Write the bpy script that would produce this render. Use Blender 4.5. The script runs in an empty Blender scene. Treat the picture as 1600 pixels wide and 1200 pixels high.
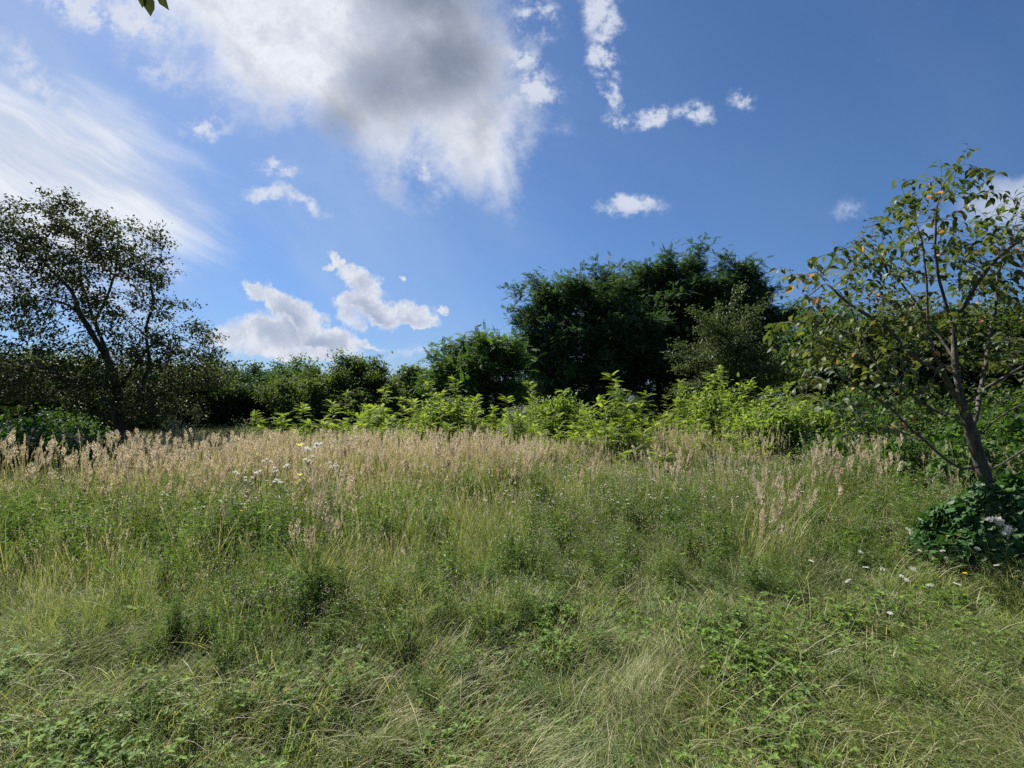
import bpy, math, random
import numpy as np
from mathutils import Vector

S = bpy.context.scene
COL = S.collection
R = math.radians

# ------------------------------------------------------------------ camera
EYE = 1.62
PITCH = R(1.8)
cam_d = bpy.data.cameras.new("camera")
cam = bpy.data.objects.new("camera", cam_d)
COL.objects.link(cam)
cam.location = (0, 0, EYE)
cam.rotation_euler = (R(90) + PITCH, 0, 0)
cam_d.sensor_width = 36.0
cam_d.lens = 18.0
cam_d.clip_start = 0.05
cam_d.clip_end = 2000.0
S.camera = cam
F = 800.0
CP, SP = math.cos(PITCH), math.sin(PITCH)


def uv(px, py):
    """slopes x/y and z/y of the ray through photo pixel px, py"""
    a, b = (px - 800.0) / F, (600.0 - py) / F
    yy = CP - b * SP
    return a / yy, (SP + b * CP) / yy


def at(px, py, d):
    """world point at distance d (along +Y) seen at photo pixel px, py"""
    u, v = uv(px, py)
    return np.array([u * d, d, EYE + v * d])


# ------------------------------------------------------------------ light
SUN_EL, SUN_AZ = 47.0, -38.0
sun_d = bpy.data.lights.new("sun", 'SUN')
sun_d.energy = 5.0
sun_d.angle = R(0.5)
sun_d.color = (1.0, 0.95, 0.86)
sun = bpy.data.objects.new("sun", sun_d)
COL.objects.link(sun)
sd = Vector((math.sin(R(SUN_AZ)) * math.cos(R(SUN_EL)), math.cos(R(SUN_AZ)) * math.cos(R(SUN_EL)), math.sin(R(SUN_EL))))
sun.rotation_euler = sd.to_track_quat('Z', 'Y').to_euler()

S.view_settings.view_transform = 'Standard'
S.view_settings.look = 'None'
S.view_settings.gamma = 1.0
S.view_settings.exposure = 1.12
S.cycles.max_bounces = 7
S.cycles.diffuse_bounces = 4
S.cycles.glossy_bounces = 2
S.cycles.transmission_bounces = 5
S.cycles.transparent_max_bounces = 8
S.cycles.caustics_reflective = False
S.cycles.caustics_refractive = False
S.cycles.use_denoising = False

# ------------------------------------------------------------------ sky
W = bpy.data.worlds.new("World")
S.world = W
W.use_nodes = True
nt = W.node_tree
N, L = nt.nodes, nt.links


def setin(sock, v):
    if isinstance(v, bpy.types.NodeSocket):
        L.new(v, sock)
    else:
        sock.default_value = v


def M(op, a, b=None, c=None, clamp=False):
    n = N.new('ShaderNodeMath')
    n.operation = op
    n.use_clamp = clamp
    setin(n.inputs[0], a)
    if b is not None:
        setin(n.inputs[1], b)
    if c is not None:
        setin(n.inputs[2], c)
    return n.outputs[0]


def VM(op, a, b=None, scale=None):
    n = N.new('ShaderNodeVectorMath')
    n.operation = op
    setin(n.inputs[0], a)
    if b is not None:
        setin(n.inputs[1], b)
    if scale is not None:
        setin(n.inputs['Scale'], scale)
    return n.outputs['Value'] if op == 'LENGTH' else n.outputs[0]


def SS(x, lo, hi, a=0.0, b=1.0):
    n = N.new('ShaderNodeMapRange')
    n.interpolation_type = 'SMOOTHSTEP'
    setin(n.inputs[0], x)
    n.inputs[1].default_value, n.inputs[2].default_value = lo, hi
    n.inputs[3].default_value, n.inputs[4].default_value = a, b
    return n.outputs[0]


def NOISE(vec, scale, detail=4.0, rough=0.55, dist=0.0, off=None, stretch=None, rot=0.0):
    if stretch is not None or off is not None:
        m = N.new('ShaderNodeMapping')
        m.vector_type = 'POINT'
        setin(m.inputs[0], vec)
        if rot:
            r = N.new('ShaderNodeVectorRotate')
            r.rotation_type = 'Z_AXIS'
            setin(r.inputs[0], vec)
            r.inputs['Angle'].default_value = -rot
            L.new(r.outputs[0], m.inputs[0])
        m.inputs['Scale'].default_value = stretch or (1, 1, 1)
        m.inputs['Location'].default_value = off or (0, 0, 0)
        vec = m.outputs[0]
    n = N.new('ShaderNodeTexNoise')
    n.noise_dimensions = '3D'
    setin(n.inputs['Vector'], vec)
    n.inputs['Scale'].default_value = scale
    n.inputs['Detail'].default_value = detail
    n.inputs['Roughness'].default_value = rough
    n.inputs['Distortion'].default_value = dist
    return n


def MIX(fac, a, b):
    n = N.new('ShaderNodeMix')
    n.data_type = 'RGBA'
    setin(n.inputs[0], fac)
    setin(n.inputs[6], a if not isinstance(a, tuple) else (*a, 1))
    setin(n.inputs[7], b if not isinstance(b, tuple) else (*b, 1))
    return n.outputs[2]


def BLOBS(vec, items, soft=0.0):
    """union of soft ellipses given in photo pixels (cx, cy, rx, ry, angle deg, strength) on the plane of directions"""
    out = None
    for it in items:
        cx, cy, rx, ry, ang = it[:5]
        w = it[5] if len(it) > 5 else 1.0
        u, v = uv(cx, cy)
        m = N.new('ShaderNodeMapping')
        m.vector_type = 'TEXTURE'
        setin(m.inputs[0], vec)
        m.inputs['Location'].default_value = (u, v, 0)
        m.inputs['Rotation'].default_value = (0, 0, R(-ang))
        m.inputs['Scale'].default_value = (rx / F, ry / F, 1)
        d = VM('LENGTH', m.outputs[0])
        f = SS(d, 0.0, 1.45, w, 0.0)
        out = f if out is None else (M('SMOOTH_MAX', out, f, soft) if soft else M('MAXIMUM', out, f))
    return out


tc = N.new('ShaderNodeTexCoord')
sep = N.new('ShaderNodeSeparateXYZ')
L.new(tc.outputs['Generated'], sep.inputs[0])
Dx, Dy, Dz = sep.outputs
front = SS(Dy, 0.12, 0.3)
dy = M('MAXIMUM', Dy, 0.12)
cmb = N.new('ShaderNodeCombineXYZ')
L.new(M('DIVIDE', Dx, dy), cmb.inputs[0])
L.new(M('DIVIDE', Dz, dy), cmb.inputs[1])
P = cmb.outputs[0]                                   # plane of directions ahead (x/y, z/y)


def warp(vec, scale, amp, detail=4.0, rough=0.55, **k):
    n = NOISE(vec, scale, detail, rough, **k)
    c = VM('SUBTRACT', n.outputs['Color'], (0.5, 0.5, 0.5))
    c = VM('MULTIPLY', c, (amp, amp, 0.0))
    return VM('ADD', vec, c)


sky = N.new('ShaderNodeTexSky')
sky.sky_type = 'NISHITA'
sky.sun_disc = False
sky.sun_elevation = R(SUN_EL)
sky.sun_rotation = R(SUN_AZ)
sky.altitude = 200
sky.air_density = 1.0
sky.dust_density = 0.6
sky.ozone_density = 3.0
hsv = N.new('ShaderNodeHueSaturation')
L.new(sky.outputs[0], hsv.inputs['Color'])
hsv.inputs['Saturation'].default_value = 1.12
hsv.inputs['Value'].default_value = 1.0
skyc = VM('MULTIPLY', hsv.outputs[0], (0.68, 0.79, 0.93))
lowm = SS(Dz, -0.02, 0.42, 1.0, 0.0)
skyc = MIX(lowm, skyc, VM('MULTIPLY', skyc, (0.64, 0.74, 0.92)))

def POLY(vec, pts):
    """signed depth (in thousands of photo pixels) inside a convex outline given clockwise in photo pixels"""
    out = None
    q = [uv(*p) for p in pts]
    for (u0, v0), (u1, v1) in zip(q, q[1:] + q[:1]):
        nx, ny = (v1 - v0), -(u1 - u0)
        k = math.hypot(nx, ny); nx, ny = nx / k, ny / k
        n = N.new('ShaderNodeVectorMath'); n.operation = 'DOT_PRODUCT'
        setin(n.inputs[0], vec); n.inputs[1].default_value = (nx, ny, 0)
        d = M('SUBTRACT', n.outputs['Value'], nx * u0 + ny * v0)
        out = d if out is None else M('MINIMUM', out, d)
    return out


Pw = warp(P, 3.0, 0.26, 6.0, 0.62)                   # broad ragged edges
Pc = warp(P, 13.0, 0.088, 8.0, 0.72)                  # tight cauliflower edges
Ps = warp(P, 2.2, 0.14, 3.0, 0.5)
det = NOISE(P, 9.0, 9.0, 0.66, 0.3, off=(0, 5, 2), stretch=(1, 1, 1)).outputs['Fac']
fine = NOISE(P, 30.0, 6.0, 0.65, 0.0, off=(2, 2, 5), stretch=(1, 1, 1)).outputs['Fac']
dete = M('SUBTRACT', det, 0.5)
fine2 = NOISE(P, 30.0, 6.0, 0.65, 0.0, off=(2.35, 1.65, 5), stretch=(1, 1, 1)).outputs['Fac']
relief = SS(M('SUBTRACT', fine, fine2), -0.14, 0.14)      # billows lit from the sun's side

# --- the large fan-shaped cloud overhead
fA = POLY(Pw, [(30, -140), (760, -140), (720, 60), (640, 220), (600, 300), (545, 318), (470, 262), (345, 130), (110, 12)])
fB = POLY(Pw, [(560, -140), (700, -60), (800, 110), (826, 200), (788, 320), (762, 332), (690, 270), (590, 225), (500, 40)])
fan = M('MAXIMUM', fA, fB)
fstreak = NOISE(Ps, 1.0, 7.0, 0.60, 0.3, off=(3, 1, 0), stretch=(2.4, 9.0, 1), rot=R(-52)).outputs['Fac']
fse = M('SUBTRACT', fstreak, 0.5)
fan_d = M('ADD', fan, M('ADD', M('MULTIPLY', fse, 0.17), M('ADD', M('MULTIPLY', dete, 0.20), M('MULTIPLY', M('SUBTRACT', fine, 0.5), 0.07))))
fan_a = SS(fan_d, -0.075, 0.07)
grey = BLOBS(Ps, [(660, -30, 200, 130, 20), (700, 90, 130, 140, 40), (755, 190, 50, 130, 15, .62), (525, 205, 80, 95, 35, .85), (600, 130, 130, 110, 40, .85),
                  (440, 150, 60, 70, 40, .25), (560, 265, 60, 50, 0, .35)], 0.4)
grey_a = SS(M('ADD', grey, M('ADD', M('MULTIPLY', dete, 0.45), M('MULTIPLY', fse, 0.55))), 0.18, 1.05)
fan_c = MIX(grey_a, (0.84, 0.865, 0.93), (0.205, 0.245, 0.335))
fan_c = MIX(M('MULTIPLY', SS(fstreak, 0.42, 0.62), M('SUBTRACT', 0.42, M('MULTIPLY', grey_a, 0.3))), fan_c, (0.5, 0.56, 0.70))
fan_c = MIX(M('MULTIPLY', SS(det, 0.48, 0.66), 0.38), fan_c, (0.44, 0.50, 0.65))
fan_c = MIX(M('MULTIPLY', relief, 0.13), fan_c, (0.30, 0.36, 0.50))

# --- cirrus wedge at the left
cir = POLY(Ps, [(-300, 0), (-10, 80), (160, 235), (330, 305), (462, 384), (350, 412), (200, 410), (60, 560), (-300, 640)])
cst = NOISE(Ps, 1.0, 7.0, 0.58, 0.25, off=(1, 7, 0), stretch=(2.0, 16.0, 1), rot=R(-27)).outputs['Fac']
cst2 = NOISE(Ps, 1.0, 5.0, 0.55, 0.2, off=(4, 2, 0), stretch=(1.3, 5.5, 1), rot=R(-27)).outputs['Fac']
cir_d = M('ADD', cir, M('ADD', M('MULTIPLY', M('SUBTRACT', cst, 0.5), 0.22), M('MULTIPLY', M('SUBTRACT', cst2, 0.5), 0.30)))
cir_a = M('MULTIPLY', SS(cir_d, -0.15, 0.06), 0.95)
cir_c = MIX(SS(cst, 0.38, 0.62), (0.60, 0.67, 0.81), (0.84, 0.87, 0.93))

# --- thin milky veil towards the sun, thicker left
veil_n = NOISE(Ps, 1.0, 6.0, 0.55, 0.4, off=(9, 3, 0), stretch=(1.7, 4.2, 1), rot=R(-38)).outputs['Fac']
vl = BLOBS(P, [(100, 250, 760, 560, 0), (280, 60, 480, 220, 0), (330, 590, 700, 80, 0, .7), (600, 380, 320, 200, 30, .3)], 0.2)
veil_a = M('MULTIPLY', M('MULTIPLY', vl, SS(veil_n, 0.36, 0.78)), 0.50)

# --- cumulus near the horizon
cum = BLOBS(Pc, [(398, 455, 28, 15, 35), (436, 474, 48, 22, 35), (474, 498, 54, 30, 35), (430, 520, 84, 34, 5), (505, 530, 66, 26, 15), (380, 532, 84, 30, 0, .85), (560, 537, 60, 8, 4, .7),
                 (460, 552, 130, 14, 0, .75),
                 (532, 402, 24, 13, 35), (518, 412, 15, 6, -15, .8), (558, 428, 36, 20, 45), (574, 448, 24, 24, 60, .9), (558, 468, 46, 22, 0), (592, 487, 48, 26, 25), (642, 486, 42, 23, 12), (688, 486, 15, 8, -20, .9),
                 (655, 500, 36, 14, 10), (632, 440, 7, 9, 0, .7), (548, 492, 44, 24, 60, .6)], 0.12)
cum_d = M('ADD', cum, M('ADD', M('MULTIPLY', M('SUBTRACT', fine, 0.5), 0.6), M('MULTIPLY', dete, 0.5)))
cum_a = SS(cum_d, 0.20, 0.62)
cshade = BLOBS(Pc, [(455, 500, 50, 30, 50), (500, 535, 60, 16, 10), (425, 520, 50, 26, 20, .8), (562, 442, 18, 18, 45, .7), (580, 496, 58, 16, 15), (570, 478, 36, 18, 20, .9), (640, 499, 38, 10, 10, .7)], 0.25)
cum_c = MIX(M('MULTIPLY', cshade, M('MULTIPLY', SS(cum_d, 0.35, 0.8), 0.95)), (0.80, 0.83, 0.90), (0.33, 0.40, 0.56))
cum_c = MIX(M('MULTIPLY', relief, 0.5), cum_c, (0.45, 0.52, 0.68))

# --- thin ragged clouds at the right of the sky, and the soft one behind the right tree
thin = BLOBS(Pc, [(938, 20, 62, 34, 85), (942, 85, 50, 26, 70), (955, 145, 40, 15, 75, .9), (975, 190, 34, 12, 10, .8), (1030, 182, 60, 20, -12), (1085, 178, 34, 22, 0),
                  (1162, 156, 32, 22, 0, .8), (985, 320, 66, 18, 2, .85), (318, 200, 44, 24, 5, .9), (435, 263, 44, 18, 8, .85), (415, 305, 36, 16, 0, .9), (470, 314, 60, 16, 30, .75),
                  (175, 208, 30, 14, 0, .5), (668, 275, 20, 46, -30, .65), (840, 20, 44, 60, -20, .8), (815, 95, 40, 26, 20, .85), (840, 140, 40, 34, 40, .95), (150, 15, 170, 40, 18, .95), (60, 130, 130, 34, 50, .6), (1325, 325, 36, 20, 0, .42), (640, 552, 70, 10, -4, .45),
                  (250, 110, 100, 40, 20, .45), (260, 420, 50, 12, 20, .5)], 0.1)
thin_a = M('MULTIPLY', thin, SS(M('ADD', M('MULTIPLY', det, 0.5), M('MULTIPLY', fine, 0.5)), 0.36, 0.60))
thin_a = M('MULTIPLY', SS(thin_a, 0.05, 0.72), 0.88)
soft = BLOBS(Pw, [(1590, 330, 120, 52, -10), (1690, 360, 150, 70, 0), (1450, 372, 70, 30, -25, .5)], 0.2)
soft_a = M('MULTIPLY', SS(soft, 0.15, 0.95), 0.7)

# --- loose cloud cover for the rest of the sky (behind and above)
dz = M('ADD', M('MAXIMUM', Dz, 0.0), 0.14)
cmb2 = N.new('ShaderNodeCombineXYZ')
L.new(M('DIVIDE', Dx, dz), cmb2.inputs[0])
L.new(M('DIVIDE', Dy, dz), cmb2.inputs[1])
gen = NOISE(cmb2.outputs[0], 0.9, 7.0, 0.58, 0.3, off=(2.3, 4.1, 0), stretch=(1, 1, 1)).outputs['Fac']
gen_a = M('MULTIPLY', SS(gen, 0.52, 0.68), M('MULTIPLY', M('SUBTRACT', 1.0, front), 0.85))

CL = 1.0
c = skyc
K = 9.0                                              # cloud radiance against the sky model's
def cloud(col):
    m = N.new('ShaderNodeMix')
    m.data_type = 'RGBA'
    m.blend_type = 'MULTIPLY'
    m.inputs[0].default_value = 1.0
    setin(m.inputs[6], col if not isinstance(col, tuple) else (*col, 1))
    m.inputs[7].default_value = (K, K, K, 1)
    return m.outputs[2]
def over(c, a, col):
    return MIX(M('MULTIPLY', a, front), c, cloud(col))
c = over(c, veil_a, (0.52, 0.645, 0.80))
c = over(c, cir_a, cir_c)
c = over(c, soft_a, (0.62, 0.68, 0.80))
c = over(c, thin_a, (0.70, 0.745, 0.85))
c = over(c, cum_a, cum_c)
c = over(c, fan_a, fan_c)
c = MIX(gen_a, c, cloud((0.6, 0.64, 0.72)))
# the lower half of the world is earth, seen only far beyond the ground sheet
c = MIX(SS(Dz, -0.06, -0.02), (0.35, 0.4, 0.28), c)
bg = N['Background']
L.new(c, bg.inputs['Color'])
bg.inputs['Strength'].default_value = 0.0515
W.cycles.sampling_method = 'MANUAL'
W.cycles.sample_map_resolution = 512

# ------------------------------------------------------------------ materials
def new_mat(name):
    m = bpy.data.materials.new(name)
    m.use_nodes = True
    return m, m.node_tree.nodes, m.node_tree.links


def mix_rgb(n, l, fac, a, b, blend='MIX'):
    x = n.new('ShaderNodeMix')
    x.data_type = 'RGBA'
    x.blend_type = blend
    for s, v in ((x.inputs[0], fac), (x.inputs[6], a), (x.inputs[7], b)):
        if isinstance(v, bpy.types.NodeSocket):
            l.new(v, s)
        elif isinstance(v, tuple):
            s.default_value = (*v, 1)
        else:
            s.default_value = v
    return x.outputs[2]


def ramp(n, l, fac, stops):
    r = n.new('ShaderNodeValToRGB')
    e = r.color_ramp.elements
    while len(e) < len(stops):
        e.new(0.5)
    for k, (p, c) in enumerate(stops):
        e[k].position = p
        e[k].color = (*c, 1)
    l.new(fac, r.inputs[0])
    return r.outputs[0]


def leaf_mat(name, stops, trans=0.4, tcol=(1.25, 1.35, 0.6), rough=0.5, patch=None, spec=0.35, straw=None, pscale=0.6):
    """foliage: colour by the per-leaf value v; straw mixes in by attribute d; light passes through the blade"""
    m, n, l = new_mat(name)
    pb = n['Principled BSDF']
    av = n.new('ShaderNodeAttribute'); av.attribute_name = 'v'
    fac = av.outputs['Fac']
    c = ramp(n, l, fac, stops)
    if patch:
        g = n.new('ShaderNodeNewGeometry')
        t = n.new('ShaderNodeTexNoise'); t.inputs['Scale'].default_value = pscale; t.inputs['Detail'].default_value = 4
        l.new(g.outputs['Position'], t.inputs['Vector'])
        mr = n.new('ShaderNodeMapRange'); mr.inputs[1].default_value = 0.38; mr.inputs[2].default_value = 0.66
        l.new(t.outputs['Fac'], mr.inputs[0])
        c = mix_rgb(n, l, mr.outputs[0], c, mix_rgb(n, l, 1.0, c, patch, 'MULTIPLY'))
    if straw:
        ad = n.new('ShaderNodeAttribute'); ad.attribute_name = 'd'
        sv = mix_rgb(n, l, fac, straw[0], straw[1])
        c = mix_rgb(n, l, ad.outputs['Fac'], c, sv)
    l.new(c, pb.inputs['Base Color'])
    pb.inputs['Roughness'].default_value = rough
    pb.inputs['Specular IOR Level'].default_value = spec
    tr = n.new('ShaderNodeBsdfTranslucent')
    l.new(mix_rgb(n, l, 1.0, c, tcol, 'MULTIPLY'), tr.inputs['Color'])
    mx = n.new('ShaderNodeMixShader')
    mx.inputs[0].default_value = trans
    l.new(pb.outputs[0], mx.inputs[1]); l.new(tr.outputs[0], mx.inputs[2])
    l.new(mx.outputs[0], n['Material Output'].inputs['Surface'])
    return m


def bark_mat(name, a, b, scale=14.0):
    m, n, l = new_mat(name)
    pb = n['Principled BSDF']
    tc_ = n.new('ShaderNodeTexCoord')
    mp = n.new('ShaderNodeMapping'); mp.inputs['Scale'].default_value = (1, 1, 0.35)
    l.new(tc_.outputs['Object'], mp.inputs[0])
    t = n.new('ShaderNodeTexNoise'); t.inputs['Scale'].default_value = scale; t.inputs['Detail'].default_value = 8; t.inputs['Roughness'].default_value = 0.65
    l.new(mp.outputs[0], t.inputs['Vector'])
    mr = n.new('ShaderNodeMapRange'); mr.inputs[1].default_value = 0.35; mr.inputs[2].default_value = 0.65
    l.new(t.outputs['Fac'], mr.inputs[0])
    l.new(mix_rgb(n, l, mr.outputs[0], a, b), pb.inputs['Base Color'])
    pb.inputs['Roughness'].default_value = 0.85
    bp = n.new('ShaderNodeBump'); bp.inputs['Strength'].default_value = 0.7; bp.inputs['Distance'].default_value = 0.02
    l.new(t.outputs['Fac'], bp.inputs['Height']); l.new(bp.outputs[0], pb.inputs['Normal'])
    return m


def plain_mat(name, c, rough=0.6, trans=0.0):
    m, n, l = new_mat(name)
    pb = n['Principled BSDF']
    t = n.new('ShaderNodeTexNoise'); t.inputs['Scale'].default_value = 60.0
    l.new(mix_rgb(n, l, t.outputs['Fac'], tuple(x * 0.8 for x in c), c), pb.inputs['Base Color'])
    pb.inputs['Roughness'].default_value = rough
    if trans:
        tr = n.new('ShaderNodeBsdfTranslucent'); tr.inputs['Color'].default_value = (*c, 1)
        mx = n.new('ShaderNodeMixShader'); mx.inputs[0].default_value = trans
        l.new(pb.outputs[0], mx.inputs[1]); l.new(tr.outputs[0], mx.inputs[2])
        l.new(mx.outputs[0], n['Material Output'].inputs['Surface'])
    return m


MT = dict(
    grass=leaf_mat('grass_blade', [(0, (0.072, 0.120, 0.032)), (0.5, (0.138, 0.198, 0.052)), (1, (0.238, 0.292, 0.100))], 0.40,
                   (1.14, 1.25, 0.55), 0.5, (0.78, 0.90, 0.80), 0.28, ((0.32, 0.27, 0.15), (0.54, 0.47, 0.32))),
    plume=leaf_mat('reed_plume', [(0, (0.39, 0.33, 0.24)), (0.5, (0.56, 0.485, 0.37)), (1, (0.70, 0.63, 0.51))], 0.35, (1.1, 1.02, 0.9), 0.7, (0.88, 0.88, 0.86), 0.2),
    forb=leaf_mat('forb_leaf', [(0, (0.074, 0.120, 0.036)), (0.6, (0.128, 0.190, 0.054)), (1, (0.200, 0.265, 0.080))], 0.42, (1.2, 1.35, 0.5), 0.5, (0.8, 0.92, 0.8), 0.3, ((0.30, 0.245, 0.13), (0.45, 0.38, 0.26))),
    broad=leaf_mat('broad_leaf', [(0, (0.062, 0.120, 0.026)), (0.6, (0.110, 0.195, 0.036)), (1, (0.190, 0.285, 0.054))], 0.40, (1.2, 1.4, 0.45), 0.55, None, 0.15),
    locust=leaf_mat('locust_dark_leaf', [(0, (0.042, 0.078, 0.036)), (0.7, (0.072, 0.124, 0.048)), (1, (0.105, 0.155, 0.048))], 0.34, (1.1, 1.25, 0.6), 0.6, (0.75, 0.8, 0.85), 0.12, pscale=0.5),
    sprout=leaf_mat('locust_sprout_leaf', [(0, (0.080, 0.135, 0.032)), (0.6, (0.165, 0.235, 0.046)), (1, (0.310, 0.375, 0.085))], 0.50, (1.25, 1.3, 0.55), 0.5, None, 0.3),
    ashy=leaf_mat('hedge_leaf', [(0, (0.056, 0.084, 0.034)), (0.7, (0.098, 0.136, 0.052)), (1, (0.160, 0.195, 0.072))], 0.42, (1.2, 1.3, 0.5), 0.65, (0.92, 0.92, 0.80), 0.1, pscale=0.25),
    mid=leaf_mat('shrub_leaf', [(0, (0.044, 0.090, 0.024)), (0.7, (0.080, 0.145, 0.034)), (1, (0.14, 0.195, 0.055))], 0.40, (1.2, 1.3, 0.55), 0.55, (0.85, 0.9, 0.8), 0.15),
    apple=leaf_mat('apple_leaf', [(0, (0.034, 0.050, 0.022)), (0.8, (0.060, 0.078, 0.034)), (1, (0.100, 0.095, 0.046))], 0.28, (1.2, 1.15, 0.5), 0.55, None, 0.12),
    cherry=leaf_mat('cherry_leaf', [(0, (0.044, 0.068, 0.028)), (0.7, (0.098, 0.135, 0.046)), (0.985, (0.15, 0.165, 0.06)), (0.988, (0.42, 0.17, 0.07)), (1, (0.55, 0.24, 0.10))], 0.38, (1.25, 1.25, 0.45), 0.5, None, 0.2),
    elm=leaf_mat('elm_leaf', [(0, (0.050, 0.072, 0.032)), (0.7, (0.088, 0.118, 0.048)), (1, (0.15, 0.175, 0.075))], 0.34, (1.15, 1.2, 0.6), 0.5, None, 0.2),
    vine=leaf_mat('vine_leaf', [(0, (0.034, 0.080, 0.028)), (0.7, (0.056, 0.120, 0.038)), (1, (0.095, 0.170, 0.052))], 0.25, (1.2, 1.4, 0.5), 0.5, None, 0.2),
    grey=leaf_mat('grey_weed_leaf', [(0, (0.10, 0.125, 0.075)), (0.7, (0.16, 0.19, 0.12)), (1, (0.30, 0.31, 0.24))], 0.3, (1.1, 1.1, 0.8), 0.6, None, 0.3),
    bark_dark=bark_mat('dark_bark', (0.018, 0.015, 0.012), (0.055, 0.045, 0.036)),
    bark_grey=bark_mat('grey_bark', (0.020, 0.017, 0.014), (0.115, 0.10, 0.085), 30.0),
    twig=bark_mat('green_stem', (0.06, 0.07, 0.03), (0.11, 0.11, 0.05), 20.0),
    white=plain_mat('white_petal', (0.72, 0.72, 0.66), 0.7, 0.25),
    fluff=plain_mat('seed_fluff', (0.85, 0.84, 0.79), 0.9, 0.4),
    yellow=plain_mat('yellow_petal', (0.80, 0.62, 0.03), 0.6, 0.25),
    wing=plain_mat('butterfly_wing', (0.80, 0.78, 0.08), 0.6, 0.4),
    wing_o=plain_mat('butterfly_wing_orange', (0.80, 0.58, 0.06), 0.6, 0.4),
    dark=plain_mat('dark_seed_head', (0.05, 0.04, 0.03), 0.8),
)


# ------------------------------------------------------------------ mesh building
class MB:
    def __init__(s):
        s.v, s.q, s.t, s.a, s.d, s.mi_q, s.mi_t = [], [], [], [], [], [], []
        s.n = 0

    def add(s, v, q=None, t=None, a=None, d=None, mi=0):
        v = np.asarray(v, np.float32).reshape(-1, 3)
        k = len(v)
        s.v.append(v)
        s.a.append(np.zeros(k, np.float32) if a is None else np.broadcast_to(np.asarray(a, np.float32), (k,)))
        s.d.append(np.zeros(k, np.float32) if d is None else np.broadcast_to(np.asarray(d, np.float32), (k,)))
        if q is not None and len(q):
            q = np.asarray(q, np.int32).reshape(-1, 4)
            s.q.append(q + s.n); s.mi_q.append(np.full(len(q), mi, np.int32))
        if t is not None and len(t):
            t = np.asarray(t, np.int32).reshape(-1, 3)
            s.t.append(t + s.n); s.mi_t.append(np.full(len(t), mi, np.int32))
        s.n += k

    def scatter(s, tpl, org, fr, sc, a=None, d=None, mi=0):
        """copies of a template (verts, quads, tris) at origins, with frames (n,3,3) columns x,y,z and scales"""
        tv, tq, tt = tpl
        n, k = len(org), len(tv)
        if n == 0:
            return
        sc = np.broadcast_to(np.asarray(sc, np.float32), (n,))
        v = org[:, None, :] + np.einsum('nij,kj->nki', fr, tv) * sc[:, None, None]
        o = (np.arange(n) * k)[:, None, None]
        q = (tq[None] + o).reshape(-1, 4) if len(tq) else None
        t = (tt[None] + o).reshape(-1, 3) if len(tt) else None
        a = None if a is None else np.repeat(np.broadcast_to(a, (n,)), k)
        d = None if d is None else np.repeat(np.broadcast_to(d, (n,)), k)
        s.add(v.reshape(-1, 3), q, t, a, d, mi)

    def mesh(s, name, mats, smooth=False):
        me = bpy.data.meshes.new(name)
        v = np.concatenate(s.v)
        q = np.concatenate(s.q) if s.q else np.zeros((0, 4), np.int32)
        t = np.concatenate(s.t) if s.t else np.zeros((0, 3), np.int32)
        me.vertices.add(len(v)); me.vertices.foreach_set('co', v.ravel())
        me.loops.add(q.size + t.size)
        me.loops.foreach_set('vertex_index', np.concatenate([q.ravel(), t.ravel()]))
        nf = len(q) + len(t)
        me.polygons.add(nf)
        st = np.concatenate([np.arange(len(q)) * 4, q.size + np.arange(len(t)) * 3]).astype(np.int32)
        me.polygons.foreach_set('loop_start', st)
        me.polygons.foreach_set('material_index', np.concatenate([np.zeros(0, np.int32)] + s.mi_q + s.mi_t))
        for nm, arr in (('v', s.a), ('d', s.d)):
            at_ = me.attributes.new(nm, 'FLOAT', 'POINT')
            at_.data.foreach_set('value', np.concatenate(arr).astype(np.float32))
        me.polygons.foreach_set('use_smooth', np.full(nf, smooth))
        me.update(calc_edges=True)
        for m in mats:
            me.materials.append(MT[m] if isinstance(m, str) else m)
        return me

    def build(s, name, mats, parent=None, smooth=False, link=True):
        o = bpy.data.objects.new(name, s.mesh(name, mats if isinstance(mats, (list, tuple)) else [mats], smooth))
        if parent is not None:
            o.parent = parent
            if parent.location.length:
                o.data.transform(Matrix_T(-parent.location))
        if link:
            COL.objects.link(o)
        return o


def Matrix_T(v):
    from mathutils import Matrix
    return Matrix.Translation(v)


def tag(o, label=None, cat=None, group=None, kind=None):
    for k, v in (('label', label), ('category', cat), ('group', group), ('kind', kind)):
        if v:
            o[k] = v
    return o


def thing(name, loc, label, cat, group=None):
    o = bpy.data.objects.new(name, None)
    o.location = Vector([float(x) for x in loc])
    o.empty_display_size = 0.2
    COL.objects.link(o)
    return tag(o, label, cat, group)


def norm(v):
    return v / np.maximum(np.linalg.norm(v, axis=-1, keepdims=True), 1e-9)


def frames(y, up):
    """frames whose y axis is the leaf's direction and z its upper face"""
    y = norm(y)
    x = norm(np.cross(y, up))
    z = np.cross(x, y)
    return np.stack([x, y, z], -1)


def T(v, q=(), t=()):
    return (np.array(v, np.float32), np.array(q, np.int32).reshape(-1, 4), np.array(t, np.int32).reshape(-1, 3))


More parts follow.
